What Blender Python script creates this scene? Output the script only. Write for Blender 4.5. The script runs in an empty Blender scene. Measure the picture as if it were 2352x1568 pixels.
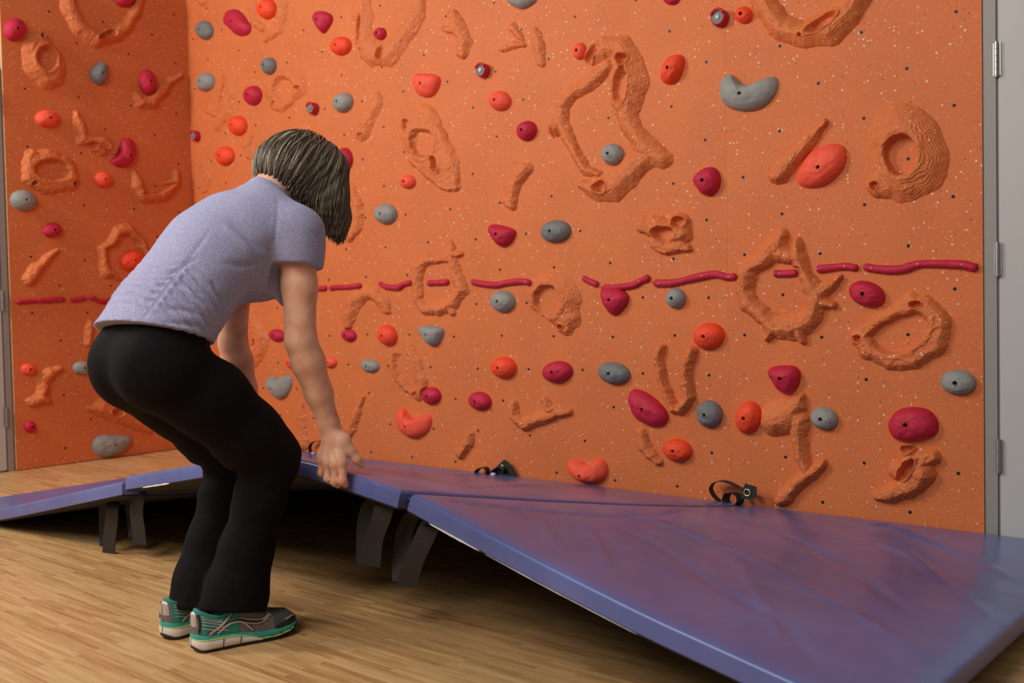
import bpy, math, random
import numpy as np
from mathutils import Vector
random.seed(7); RNG = np.random.default_rng(7)
SC = bpy.context.scene
COL = SC.collection
W, H = 2352, 1568
FT = 0.3048
# ------------------------------------------------------------------ camera solved from the panel seams and bolt-hole rows
CAM = np.array([5.44137744, -3.43730361, 0.810340459])
YAW, PIT, ROL, FPX = -0.696185592, -0.0315964958, -0.0205124801, 2252.05922
cy, sy, cp, sp, cr, sr = math.cos(YAW), math.sin(YAW), math.cos(PIT), math.sin(PIT), math.cos(ROL), math.sin(ROL)
CF = np.array([sy*cp, cy*cp, sp]); R0 = np.array([cy, -sy, 0.]); U0 = np.cross(R0, CF)
CR = cr*R0 + sr*U0; CU = -sr*R0 + cr*U0
def ray(u, v): return CF + CR*((u - W/2)/FPX) - CU*((v - H/2)/FPX)
def at_y(u, v, y=0.):
    d = ray(u, v); return CAM + d*((y - CAM[1])/d[1])
def at_x(u, v, x=0.):
    d = ray(u, v); return CAM + d*((x - CAM[0])/d[0])
def at_z(u, v, z=0.):
    d = ray(u, v); return CAM + d*((z - CAM[2])/d[2])
def proj(P):
    d = np.asarray(P, float) - CAM
    Z = d @ CF
    return W/2 + FPX*(d @ CR)/Z, H/2 - FPX*(d @ CU)/Z
# ------------------------------------------------------------------ helpers
def mesh_obj(name, verts, faces, mats, parent=None, loc=(0, 0, 0), smooth=True, fmat=None, recalc=False):
    me = bpy.data.meshes.new(name)
    v = np.asarray(verts, float) - np.asarray(loc, float)
    me.from_pydata(v.tolist(), [], [list(map(int, f)) for f in faces])
    for m in (mats if isinstance(mats, (list, tuple)) else [mats]): me.materials.append(m)
    if fmat is not None: me.polygons.foreach_set('material_index', np.asarray(fmat, dtype=np.int32))
    me.polygons.foreach_set('use_smooth', [bool(smooth)]*len(me.polygons))
    me.update()
    if recalc:
        import bmesh
        bm = bmesh.new(); bm.from_mesh(me); bmesh.ops.recalc_face_normals(bm, faces=bm.faces[:]); bm.to_mesh(me); bm.free()
    o = bpy.data.objects.new(name, me); COL.objects.link(o)
    if parent is not None: o.parent = parent
    else: o.location = tuple(float(c) for c in loc)
    return o
def thing(name, label, cat, loc=(0, 0, 0), group=None):
    o = bpy.data.objects.new(name, None); COL.objects.link(o)
    o.empty_display_size = 0.05
    o.location = tuple(float(c) for c in loc); tag(o, label, cat, group); return o
def tag(o, label, cat, group=None):
    o['label'] = label; o['category'] = cat
    if group: o['group'] = group
    return o
def struct(o): o['kind'] = 'structure'; return o
class MB:
    """collects shapes into one mesh"""
    def __init__(s): s.v = []; s.f = []; s.m = []
    def add(s, v, f, m=0):
        b = len(s.v); s.v += [tuple(map(float, p)) for p in v]; s.f += [[b+i for i in q] for q in f]; s.m += [m]*len(f)
    def box(s, lo, hi, m=0):
        (x0, y0, z0), (x1, y1, z1) = lo, hi
        s.add([(x0,y0,z0),(x1,y0,z0),(x1,y1,z0),(x0,y1,z0),(x0,y0,z1),(x1,y0,z1),(x1,y1,z1),(x0,y1,z1)],
              [(0,3,2,1),(4,5,6,7),(0,1,5,4),(1,2,6,5),(2,3,7,6),(3,0,4,7)], m)
    def cyl(s, c0, c1, r0, r1=None, n=20, m=0, caps=True):
        r1 = r0 if r1 is None else r1
        c0, c1 = np.array(c0, float), np.array(c1, float); a = c1 - c0; a /= np.linalg.norm(a)
        t = np.cross(a, (0, 0, 1.)) if abs(a[2]) < .9 else np.cross(a, (1., 0, 0)); t /= np.linalg.norm(t); b = np.cross(a, t)
        an = np.linspace(0, 2*math.pi, n, endpoint=False)
        d = np.outer(np.cos(an), t) + np.outer(np.sin(an), b)
        v = np.vstack([c0 + d*r0, c1 + d*r1])
        f = [(i, (i+1) % n, n+(i+1) % n, n+i) for i in range(n)]
        if caps: f += [tuple(range(n))[::-1], tuple(range(n, 2*n))]
        s.add(v, f, m)
    def tube(s, pts, rad, n=10, m=0):
        pts = np.asarray(pts, float); k = len(pts); rad = np.broadcast_to(rad, (k,))
        tan = np.gradient(pts, axis=0); tan /= np.linalg.norm(tan, axis=1)[:, None] + 1e-12
        ref = np.array([0, 0, 1.]) if abs(tan[0][2]) < .9 else np.array([1., 0, 0])
        vs = []; t = np.cross(tan[0], ref); t /= np.linalg.norm(t)
        for i in range(k):
            t = t - tan[i]*(t @ tan[i]); t /= np.linalg.norm(t); b = np.cross(tan[i], t)
            for j in range(n):
                a = 2*math.pi*j/n; vs.append(pts[i] + rad[i]*(math.cos(a)*t + math.sin(a)*b))
        f = [(i*n+j, i*n+(j+1) % n, (i+1)*n+(j+1) % n, (i+1)*n+j) for i in range(k-1) for j in range(n)]
        f += [tuple(range(n))[::-1], tuple((k-1)*n+j for j in range(n))]
        s.add(vs, f, m)
    def torus(s, c, ax, R, r, a0=0, a1=2*math.pi, n=28, k=8, m=0, ref=(0, 0, 1.)):
        ax = np.array(ax, float); ax /= np.linalg.norm(ax)
        t = np.array(ref, float); t -= ax*(t @ ax); t /= np.linalg.norm(t); b = np.cross(ax, t)
        an = np.linspace(a0, a1, n)
        s.tube([np.array(c) + R*(math.cos(a)*t + math.sin(a)*b) for a in an], r, k, m)
    def ribbon(s, pts, wdir, width, th, m=0):
        """flat band: centre line, width vectors, thickness"""
        pts = np.asarray(pts, float); k = len(pts)
        wd = np.broadcast_to(np.asarray(wdir, float), (k, 3)); width = np.broadcast_to(width, (k,))
        tan = np.gradient(pts, axis=0); nn = np.cross(tan, wd); nn /= np.linalg.norm(nn, axis=1)[:, None] + 1e-12
        v = []
        for i in range(k):
            h = wd[i]*width[i]/2; n = nn[i]*th/2
            v += [pts[i]-h-n, pts[i]+h-n, pts[i]+h+n, pts[i]-h+n]
        f = [(4*i+j, 4*i+(j+1) % 4, 4*i+4+(j+1) % 4, 4*i+4+j) for i in range(k-1) for j in range(4)]
        f += [(3, 2, 1, 0), (4*k-4, 4*k-3, 4*k-2, 4*k-1)]
        s.add(v, f, m)
    def build(s, name, mats, parent=None, loc=(0, 0, 0), smooth=False, recalc=True):
        return mesh_obj(name, s.v, s.f, mats, parent, loc, smooth, s.m, recalc)
def auto_smooth(o, deg=40):
    me = o.data
    me.polygons.foreach_set('use_smooth', [True]*len(me.polygons))
    try: me.set_sharp_from_angle(angle=math.radians(deg))
    except Exception: pass
    return o
def spline(pts, n, closed=False):
    """Catmull-Rom through control points"""
    P = np.asarray(pts, float); k = len(P)
    segs = k if closed else k-1
    out = []
    for q in np.linspace(0, segs, n, endpoint=not closed):
        i = min(int(q), segs-1); t = q - i
        g = (lambda j: P[j % k]) if closed else (lambda j: P[min(max(j, 0), k-1)])
        p0, p1, p2, p3 = g(i-1), g(i), g(i+1), g(i+2)
        out.append(.5*((2*p1) + (-p0+p2)*t + (2*p0-5*p1+4*p2-p3)*t*t + (-p0+3*p1-3*p2+p3)*t**3))
    return np.array(out)
def _mk_noise(seed, oct=4):
    g = np.random.default_rng(seed); fs = []
    for o in range(oct):
        for _ in range(5):
            d = g.normal(size=3); d /= np.linalg.norm(d)
            fs.append((d*(2**o)*g.uniform(.7, 1.3), g.uniform(0, 6.28), .62**o))
    def f(p):
        p = np.asarray(p, float); s = np.zeros(p.shape[:-1])
        for d, ph, a in fs:
            dd = d[:p.shape[-1]]
            s += a*np.sin(p @ dd + ph)
        return s/4.0
    return f
N1, N2, N3 = _mk_noise(1), _mk_noise(2), _mk_noise(3)
def sstep(a, b, x):
    t = np.clip((x-a)/(b-a), 0, 1); return t*t*(3-2*t)
# ------------------------------------------------------------------ materials
def new_mat(name):
    m = bpy.data.materials.new(name); m.use_nodes = True
    nt = m.node_tree; nt.nodes.clear()
    out = nt.nodes.new('ShaderNodeOutputMaterial'); b = nt.nodes.new('ShaderNodeBsdfPrincipled')
    nt.links.new(b.outputs[0], out.inputs[0]); return m, nt, b
def nd(nt, typ, ins=None, **props):
    n = nt.nodes.new(typ)
    for k, v in props.items(): setattr(n, k, v)
    for k, v in (ins or {}).items():
        s = n.inputs[k]
        if isinstance(v, bpy.types.NodeSocket): nt.links.new(v, s)
        else: s.default_value = v
    return n
def mixc(nt, fac, a, b, mode='MIX'):
    n = nt.nodes.new('ShaderNodeMix'); n.data_type = 'RGBA'; n.blend_type = mode
    for s, v in ((n.inputs[0], fac), (n.inputs[6], a), (n.inputs[7], b)):
        if isinstance(v, bpy.types.NodeSocket): nt.links.new(v, s)
        else: s.default_value = (*v, 1) if isinstance(v, tuple) and len(v) == 3 else v
    return n.outputs[2]
def ramp(nt, fac, stops):
    n = nt.nodes.new('ShaderNodeValToRGB'); nt.links.new(fac, n.inputs[0])
    e = n.color_ramp.elements
    while len(e) < len(stops): e.new(.5)
    for el, (p, c) in zip(e, stops): el.position = p; el.color = (*c, 1) if len(c) == 3 else c
    return n.outputs[0]
def coords(nt, scale=None, kind='Object'):
    tc = nd(nt, 'ShaderNodeTexCoord'); o = tc.outputs[kind]
    if scale is not None:
        o = nd(nt, 'ShaderNodeMapping', {'Vector': o, 'Scale': scale}).outputs[0]
    return o
def bump(nt, bsdf, height, strength=.3, dist=.002):
    b = nd(nt, 'ShaderNodeBump', {'Height': height, 'Strength': strength, 'Distance': dist})
    nt.links.new(b.outputs[0], bsdf.inputs['Normal']); return b
def simple_mat(name, col, rough=.6, metal=0., nscale=0, namp=.15, bscale=0, bstr=.2, spec=.5):
    m, nt, b = new_mat(name)
    b.inputs['Roughness'].default_value = rough; b.inputs['Metallic'].default_value = metal
    b.inputs['Specular IOR Level'].default_value = spec
    b.inputs['Base Color'].default_value = (*col, 1)
    co = coords(nt)
    if nscale:
        n = nd(nt, 'ShaderNodeTexNoise', {'Vector': co, 'Scale': nscale, 'Detail': 4.})
        lo = tuple(c*(1-namp) for c in col); hi = tuple(min(1, c*(1+namp)) for c in col)
        nt.links.new(ramp(nt, n.outputs[0], [(.3, lo), (.7, hi)]), b.inputs['Base Color'])
    if bscale:
        n = nd(nt, 'ShaderNodeTexNoise', {'Vector': co, 'Scale': bscale, 'Detail': 5.})
        bump(nt, b, n.outputs[0], bstr, .003)
    return m
def lin(r, g, b):
    f = lambda c: c/12.92 if c <= .04045 else ((c+.055)/1.055)**2.4
    return (f(r/255), f(g/255), f(b/255))
def orange_mat():
    m, nt, b = new_mat('orange_textured_panel')
    co = coords(nt)
    base = lin(217, 119, 65)
    n1 = nd(nt, 'ShaderNodeTexNoise', {'Vector': co, 'Scale': 3.2, 'Detail': 4.})
    n2 = nd(nt, 'ShaderNodeTexNoise', {'Vector': co, 'Scale': 130., 'Detail': 3.})
    c = ramp(nt, n1.outputs[0], [(.3, tuple(x*.93 for x in base)), (.7, tuple(min(1, x*1.06) for x in base))])
    c = mixc(nt, nd(nt, 'ShaderNodeMapRange', {0: n2.outputs[0], 1: .35, 2: .7, 3: 0., 4: .35}).outputs[0], c, lin(196, 92, 46))
    # flecks: irregular specks of white, grey and dark stone
    warp = nd(nt, 'ShaderNodeTexNoise', {'Vector': co, 'Scale': 190., 'Detail': 2.})
    wv = nd(nt, 'ShaderNodeVectorMath', {0: warp.outputs['Color'], 1: (.5, .5, .5)}, operation='SUBTRACT')
    wv = nd(nt, 'ShaderNodeVectorMath', {0: wv.outputs[0], 3: .006}, operation='SCALE')
    cw = nd(nt, 'ShaderNodeVectorMath', {0: co, 1: wv.outputs[0]}, operation='ADD').outputs[0]
    dens = nd(nt, 'ShaderNodeTexNoise', {'Vector': co, 'Scale': 5., 'Detail': 2.})
    for sc, thr, sel, colr in ((66., .19, .79, lin(238, 202, 174)), (74., .17, .83, lin(138, 122, 128)), (120., .24, .74, lin(226, 162, 124)), (64., .17, .80, lin(166, 84, 50))):
        v = nd(nt, 'ShaderNodeTexVoronoi', {'Vector': cw, 'Scale': sc})
        sep = nd(nt, 'ShaderNodeSeparateColor', {0: v.outputs['Color']})
        pick = nd(nt, 'ShaderNodeMath', {0: dens.outputs[0], 1: .55, 2: sep.outputs[0]}, operation='MULTIPLY_ADD')
        pk = nd(nt, 'ShaderNodeMath', {0: pick.outputs[0], 1: sel+.27}, operation='GREATER_THAN')
        size = nd(nt, 'ShaderNodeMath', {0: sep.outputs[1], 1: thr, 2: thr*.35}, operation='MULTIPLY_ADD')
        ins = nd(nt, 'ShaderNodeMath', {0: v.outputs['Distance'], 1: size.outputs[0]}, operation='LESS_THAN')
        fac = nd(nt, 'ShaderNodeMath', {0: pk.outputs[0], 1: ins.outputs[0]}, operation='MULTIPLY')
        fac = nd(nt, 'ShaderNodeMath', {0: fac.outputs[0], 1: .85}, operation='MULTIPLY')
        c = mixc(nt, fac.outputs[0], c, colr)
    nt.links.new(c, b.inputs['Base Color'])
    b.inputs['Roughness'].default_value = .62; b.inputs['Specular IOR Level'].default_value = .3
    bump(nt, b, n2.outputs[0], .22, .002)
    return m
def hold_mat(name, col):
    m, nt, b = new_mat(name)
    co = coords(nt)
    n1 = nd(nt, 'ShaderNodeTexNoise', {'Vector': co, 'Scale': 26., 'Detail': 5.})
    n2 = nd(nt, 'ShaderNodeTexNoise', {'Vector': co, 'Scale': 240., 'Detail': 3.})
    c = ramp(nt, n1.outputs[0], [(.3, tuple(x*.86 for x in col)), (.7, tuple(min(1, x*1.08) for x in col))])
    nt.links.new(c, b.inputs['Base Color'])
    b.inputs['Roughness'].default_value = .6; b.inputs['Specular IOR Level'].default_value = .35
    mx = nd(nt, 'ShaderNodeMath', {0: n1.outputs[0], 1: n2.outputs[0]}, operation='ADD')
    bump(nt, b, mx.outputs[0], .45, .003)
    return m
def floor_mat():
    m, nt, b = new_mat('wood_strip_floor')
    co = coords(nt)
    br = nd(nt, 'ShaderNodeTexBrick', {'Vector': co, 'Scale': 1., 'Mortar Size': .0004, 'Mortar Smooth': .4, 'Bias': 0., 'Brick Width': .26, 'Row Height': .017}, offset=.37, offset_frequency=3, squash=.7, squash_frequency=4)
    br.inputs['Color1'].default_value = (0, 0, 0, 1); br.inputs['Color2'].default_value = (1, 1, 1, 1); br.inputs['Mortar'].default_value = (.25, .25, .25, 1)
    br2 = nd(nt, 'ShaderNodeTexBrick', {'Vector': nd(nt, 'ShaderNodeMapping', {'Vector': co, 'Location': (.13, .011, 0)}).outputs[0], 'Scale': 1., 'Mortar Size': 0., 'Brick Width': .61, 'Row Height': .066}, offset=.43, offset_frequency=2)
    br2.inputs['Color1'].default_value = (0, 0, 0, 1); br2.inputs['Color2'].default_value = (1, 1, 1, 1)
    grain = nd(nt, 'ShaderNodeTexNoise', {'Vector': nd(nt, 'ShaderNodeMapping', {'Vector': co, 'Scale': (2.2, 46., 1.)}).outputs[0], 'Scale': 2.2, 'Detail': 7., 'Roughness': .62})
    fine = nd(nt, 'ShaderNodeTexNoise', {'Vector': nd(nt, 'ShaderNodeMapping', {'Vector': co, 'Scale': (9., 190., 1.)}).outputs[0], 'Scale': 2., 'Detail': 4.})
    t = nd(nt, 'ShaderNodeMath', {0: br.outputs[0], 1: .24}, operation='MULTIPLY')
    t = nd(nt, 'ShaderNodeMath', {0: br2.outputs[0], 1: .12, 2: t.outputs[0]}, operation='MULTIPLY_ADD')
    t = nd(nt, 'ShaderNodeMath', {0: grain.outputs[0], 1: .82, 2: t.outputs[0]}, operation='MULTIPLY_ADD')
    t = nd(nt, 'ShaderNodeMath', {0: fine.outputs[0], 1: .30, 2: t.outputs[0]}, operation='MULTIPLY_ADD')
    c = ramp(nt, t.outputs[0], [(.36, lin(126, 82, 48)), (.56, lin(180, 130, 82)), (.74, lin(204, 158, 104)), (.98, lin(222, 182, 128))])
    nt.links.new(c, b.inputs['Base Color'])
    b.inputs['Roughness'].default_value = .42; b.inputs['Specular IOR Level'].default_value = .35
    bump(nt, b, fine.outputs[0], .06, .001)
    return m
def vinyl_mat():
    m, nt, b = new_mat('blue_vinyl')
    co = coords(nt)
    n1 = nd(nt, 'ShaderNodeTexNoise', {'Vector': co, 'Scale': 4., 'Detail': 4.})
    n2 = nd(nt, 'ShaderNodeTexNoise', {'Vector': co, 'Scale': 420., 'Detail': 2.})
    n3 = nd(nt, 'ShaderNodeTexNoise', {'Vector': co, 'Scale': 14., 'Detail': 3.})
    c = ramp(nt, n1.outputs[0], [(.3, lin(90, 98, 152)), (.7, lin(104, 112, 168))])
    nt.links.new(c, b.inputs['Base Color'])
    r = nd(nt, 'ShaderNodeMapRange', {0: n3.outputs[0], 1: .3, 2: .7, 3: .22, 4: .27})
    nt.links.new(r.outputs[0], b.inputs['Roughness'])
    b.inputs['Specular IOR Level'].default_value = .48
    bump(nt, b, n2.outputs[0], .05, .001)
    return m
def shirt_mat():
    m, nt, b = new_mat('heather_lavender_jersey')
    co = coords(nt)
    n1 = nd(nt, 'ShaderNodeTexNoise', {'Vector': nd(nt, 'ShaderNodeMapping', {'Vector': co, 'Scale': (1., 1., 2.2)}).outputs[0], 'Scale': 260., 'Detail': 6., 'Roughness': .75})
    c = ramp(nt, n1.outputs[0], [(.30, lin(116, 115, 154)), (.5, lin(158, 156, 188)), (.70, lin(204, 202, 220))])
    nt.links.new(c, b.inputs['Base Color'])
    b.inputs['Roughness'].default_value = .85; b.inputs['Specular IOR Level'].default_value = .2
    b.inputs['Sheen Weight'].default_value = .15
    bump(nt, b, n1.outputs[0], .18, .0015)
    return m
def skin_mat():
    m, nt, b = new_mat('skin')
    co = coords(nt)
    n1 = nd(nt, 'ShaderNodeTexNoise', {'Vector': co, 'Scale': 22., 'Detail': 5.})
    n2 = nd(nt, 'ShaderNodeTexNoise', {'Vector': co, 'Scale': 260., 'Detail': 3.})
    c = ramp(nt, n1.outputs[0], [(.3, lin(214, 148, 120)), (.5, lin(230, 172, 142)), (.72, lin(238, 186, 156))])
    nt.links.new(c, b.inputs['Base Color'])
    b.inputs['Roughness'].default_value = .52; b.inputs['Specular IOR Level'].default_value = .4
    b.inputs['Subsurface Weight'].default_value = .12
    b.inputs['Subsurface Radius'].default_value = (.012, .005, .003); b.inputs['Subsurface Scale'].default_value = 1.
    bump(nt, b, n2.outputs[0], .12, .001)
    return m
def hair_mat():
    m, nt, b = new_mat('greying_brown_hair')
    a = nd(nt, 'ShaderNodeAttribute', attribute_name='tone')
    c = ramp(nt, a.outputs['Fac'], [(0., lin(58, 48, 39)), (.40, lin(100, 86, 70)), (.72, lin(150, 134, 114)), (1., lin(206, 194, 172))])
    nt.links.new(c, b.inputs['Base Color'])
    b.inputs['Roughness'].default_value = .42; b.inputs['Specular IOR Level'].default_value = .45
    return m
M = dict(
    orange=orange_mat(),
    ply=simple_mat('plywood_edge', lin(222, 178, 128), .7, nscale=60),
    G=hold_mat('grey_resin', lin(150, 149, 142)), R=hold_mat('raspberry_resin', lin(196, 34, 62)), O=hold_mat('orange_red_resin', lin(248, 78, 40)), C=hold_mat('coral_resin', lin(255, 92, 64)), D=hold_mat('dark_grey_resin', lin(122, 124, 122)),
    black=simple_mat('black_metal', (.012, .012, .013), .45, .6),
    steel=simple_mat('steel', (.42, .41, .39), .42, 1.), screw=simple_mat('screw_zinc', (.36, .34, .36), .4, .7), nut=simple_mat('nut_grey', (.10, .09, .095), .5, .5),
    brass=simple_mat('brass', (.78, .6, .28), .3, 1.),
    floor=floor_mat(), vinyl=vinyl_mat(),
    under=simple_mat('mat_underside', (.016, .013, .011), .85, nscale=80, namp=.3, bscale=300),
    webbing=simple_mat('black_webbing', lin(46, 41, 35), .85, nscale=400, namp=.35, bscale=500, bstr=.4),
    webblack=simple_mat('black_strap', lin(34, 34, 35), .6, nscale=200, namp=.3),
    white=simple_mat('worn_white', (.8, .78, .74), .7, nscale=40),
    grey_wall=simple_mat('grey_wall_paint', lin(196, 194, 189), .7, bscale=120, bstr=.05),
    door=simple_mat('grey_door_paint', lin(190, 188, 183), .5, bscale=90, bstr=.04),
    jamb=simple_mat('grey_jamb_paint', lin(150, 144, 138), .5),
    shirt=shirt_mat(), skin=skin_mat(), hair=hair_mat(),
    pants=simple_mat('black_stretch_knit', (.0068, .0062, .0068), .85, nscale=90, namp=.2, bscale=600, bstr=.15, spec=.12),
    teal=simple_mat('teal_foam', lin(58, 164, 150), .6, nscale=50, namp=.08), tealm=simple_mat('teal_mesh', lin(44, 140, 124), .8, bscale=700, bstr=.4),
    sole=simple_mat('black_rubber', (.02, .02, .022), .7), wedge=simple_mat('white_foam', lin(226, 218, 214), .55),
    mesh=simple_mat('grey_shoe_mesh', lin(120, 112, 106), .8, nscale=330, namp=.55, bscale=420, bstr=.4), toe=simple_mat('dark_grey_shoe_mesh', lin(88, 86, 82), .75, nscale=300, namp=.3), silver=simple_mat('silver_overlay', lin(196, 182, 168), .4, .25), dark=simple_mat('dark_trim', lin(44, 38, 36), .6), lime=simple_mat('lime_trim', lin(196, 208, 84), .5),
    eye=simple_mat('eye_white', (.75, .73, .7), .25), lip=simple_mat('lip', lin(176, 104, 96), .5), nail=simple_mat('fingernail', lin(226, 180, 160), .3),
)
# ------------------------------------------------------------------ setting
PANEL_TOP = 3.05; RIGHT = 15*FT; LEFTEND = -1.117; PT = 0.018
mb = MB(); mb.box((-2.5, -6.5, -.05), (8.5, .6, 0.)); struct(mb.build('floor', M['floor']))
mb = MB(); mb.box((-.06, PT+.022, 0), (RIGHT+.001, .12, 3.3)); mb.box((5.62, PT+.022, 0), (8.5, .12, 3.3)); mb.box((RIGHT+.001, PT+.022, 2.16), (5.62, .12, 3.3)); struct(mb.build('wall_back', M['grey_wall']))
mb = MB(); mb.box((-.16, LEFTEND-.01, 0), (-PT-.004, PT+.02, 3.3)); mb.box((-.16, -6.5, 0), (-PT-.004, -2.2, 3.3)); mb.box((-.16, -2.2, 2.16), (-PT-.004, LEFTEND-.01, 3.3)); struct(mb.build('wall_left', M['grey_wall']))
# door beside the right end of the climbing wall
mb = MB(); mb.box((RIGHT+.0015, .004, 0), (RIGHT+.040, .119, 2.158)); mb.box((RIGHT+.0402, .012, 0), (RIGHT+.0475, .119, 2.158)); mb.box((5.60, .006, 0), (5.62, .119, 2.158))
struct(mb.build('trim_1', M['jamb']))
mb = MB(); mb.box((RIGHT+.049, .0, .012), (5.597, .044, 2.15)); d1 = struct(auto_smooth(mb.build('door_1', M['door'])))
def hinge(parent, c, ax, name='hinge', hh=.052, leafdir=(1., 0, 0)):
    c = np.array(c, float); mb = MB(); ld = np.array(leafdir)
    for k in range(5):
        z0 = c[2]-hh+k*2*hh/5; mb.cyl((c[0], c[1], z0+.0006), (c[0], c[1], z0+2*hh/5-.0006), .0075, n=16)
    mb.cyl((c[0], c[1], c[2]-hh-.004), (c[0], c[1], c[2]+hh+.004), .0055, n=12)
    for s in (-1, 1):
        a = c + ld*.004*s + np.array(ax)*.004; b = c + ld*.0115*s + np.array(ax)*.0060
        lo = np.minimum(a, b); hi = np.maximum(a, b); lo[2] = c[2]-hh; hi[2] = c[2]+hh
        mb.box(lo, hi)
    o = auto_smooth(mb.build(name, M['steel'], parent)); o['label'] = 'steel barrel hinge'; return o
for u, v in ((2275, 138), (2272, 596), (2270.5, 1045)):
    p = at_y(u, v, -.008); hinge(d1, (RIGHT+.045, -.009, p[2]), (0, 1., 0))
# door beside the near end of the left climbing panel
mb = MB(); mb.box((-.158, LEFTEND-.040, 0), (-.006, LEFTEND-.0105, 2.158)); struct(mb.build('trim_2', M['jamb']))
mb = MB(); mb.box((-.05, -2.18, .012), (-.006, LEFTEND-.0475, 2.15)); d2 = struct(auto_smooth(mb.build('door_2', M['door'])))
for u, v in ((2, 232), (4, 690), (9, 958)):
    p = at_x(u, v, 0.); hinge(d2, (.004, LEFTEND-.044, p[2]), (-1., 0, 0), leafdir=(0, 1., 0))
# ------------------------------------------------------------------ frames of the two climbing faces
class Face:
    """flat climbing face: origin, along, up, outward normal"""
    def __init__(s, main): s.main = main; s.N = np.array([0, -1., 0]) if main else np.array([1., 0, 0]); s.A = np.array([1., 0, 0]) if main else np.array([0, 1., 0])
    def hit(s, u, v, off=0.): return at_y(u, v, -off) if s.main else at_x(u, v, off)
    def ab(s, u, v, off=0.):
        p = s.hit(u, v, off); return np.array([p[0] if s.main else p[1], p[2]])
    def pt(s, a, b, h):
        a, b, h = np.broadcast_arrays(np.asarray(a, float), np.asarray(b, float), np.asarray(h, float))
        return np.stack([a, -h, b], -1) if s.main else np.stack([h, a, b], -1)
MAIN, LEFT = Face(True), Face(False)
def panel(x0, x1, face, label):
    g = .0003
    o = thing('climbing_board', label, 'climbing board', face.pt((x0+x1)/2, 0, 0), 'speckled orange climbing boards')
    mb = MB(); b0, b1 = .004, PANEL_TOP
    lo = face.pt(x0+g, b0, 0); hi = face.pt(x1-g, b1, -PT)
    mb.box(np.minimum(lo, hi), np.maximum(lo, hi))
    me = mb.build('plywood_sheet', [M['orange'], M['ply']], o, o.location)
    fi = [0 if abs(np.dot(np.array(p.normal), face.N)) > .5 else 1 for p in me.data.polygons]
    me.data.polygons.foreach_set('material_index', fi)
    return o
PANELS = [(0, 4*FT, panel(.0, 4*FT, MAIN, 'leftmost orange board of the long wall, ending at the corner with the left wall')),
          (4*FT, 8*FT, panel(4*FT, 8*FT, MAIN, "orange climbing board just right of the woman's head, carrying the tall triangular relief")),
          (8*FT, 12*FT, panel(8*FT, 12*FT, MAIN, 'orange climbing board with the largest hollow ring relief and a grey stone inside it')),
          (12*FT, RIGHT, panel(12*FT, RIGHT, MAIN, 'rightmost orange climbing board, next to the grey door'))]
LPANEL = panel(LEFTEND, -.0005, LEFT, 'dark shaded orange climbing board on the short left wall')
# bolt holes: staggered six-inch grid
def bolt_mesh():
    mb = MB(); n = 14
    an = np.linspace(0, 2*math.pi, n, endpoint=False)
    ring = lambda r, h: np.stack([r*np.cos(an), r*np.sin(an), np.full(n, h)], 1)
    R = [ring(.0062, .0), ring(.0060, .0009), ring(.0052, .0009), ring(.0050, .0003), ring(.003, .0003)]
    v = np.vstack(R); f = []; m = []
    for k in range(len(R)-1):
        for i in range(n): f.append((k*n+i, k*n+(i+1) % n, (k+1)*n+(i+1) % n, (k+1)*n+i)); m.append(0 if k < 2 else 1)
    f.append(tuple((len(R)-1)*n+i for i in range(n))); m.append(1)
    me = bpy.data.meshes.new('bolt_hole'); me.from_pydata(v.tolist(), [], f)
    me.materials.append(M['nut']); me.materials.append(M['black']); me.polygons.foreach_set('material_index', m); me.update()
    return me
BM = bolt_mesh()
def bolt_hole(parent, face, a, b):
    o = bpy.data.objects.new('bolt_hole', BM); COL.objects.link(o); o.parent = parent
    p = face.pt(a, b, 0.) - np.array(parent.location); o.location = tuple(p)
    o.rotation_euler = (math.pi/2, 0, 0) if face.main else (0, math.pi/2, 0)
xr = MAIN.ab(2194, 455)[0]; zr = MAIN.ab(2194, 455)[1]
SPOTS = []
for k in range(0, 30):
    a = xr - k*.1524
    for n in range(-10, 8):
        b = zr - n*.30327 + (.1516 if k % 2 else 0) + random.uniform(-.006, .006)
        aa = a + random.uniform(-.007, .007)
        if .06 < b < 3.0 and .04 < aa < RIGHT-.04: SPOTS.append((MAIN, aa, b))
for k in range(0, 7):
    for n in range(-10, 8):
        b = zr - n*.30327 + (.1516 if k % 2 else 0) + random.uniform(-.006, .006); aa = -.09 - k*.1524 + random.uniform(-.006, .006)
        if .06 < b < 3.0 and aa > LEFTEND+.04: SPOTS.append((LEFT, aa, b))
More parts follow.
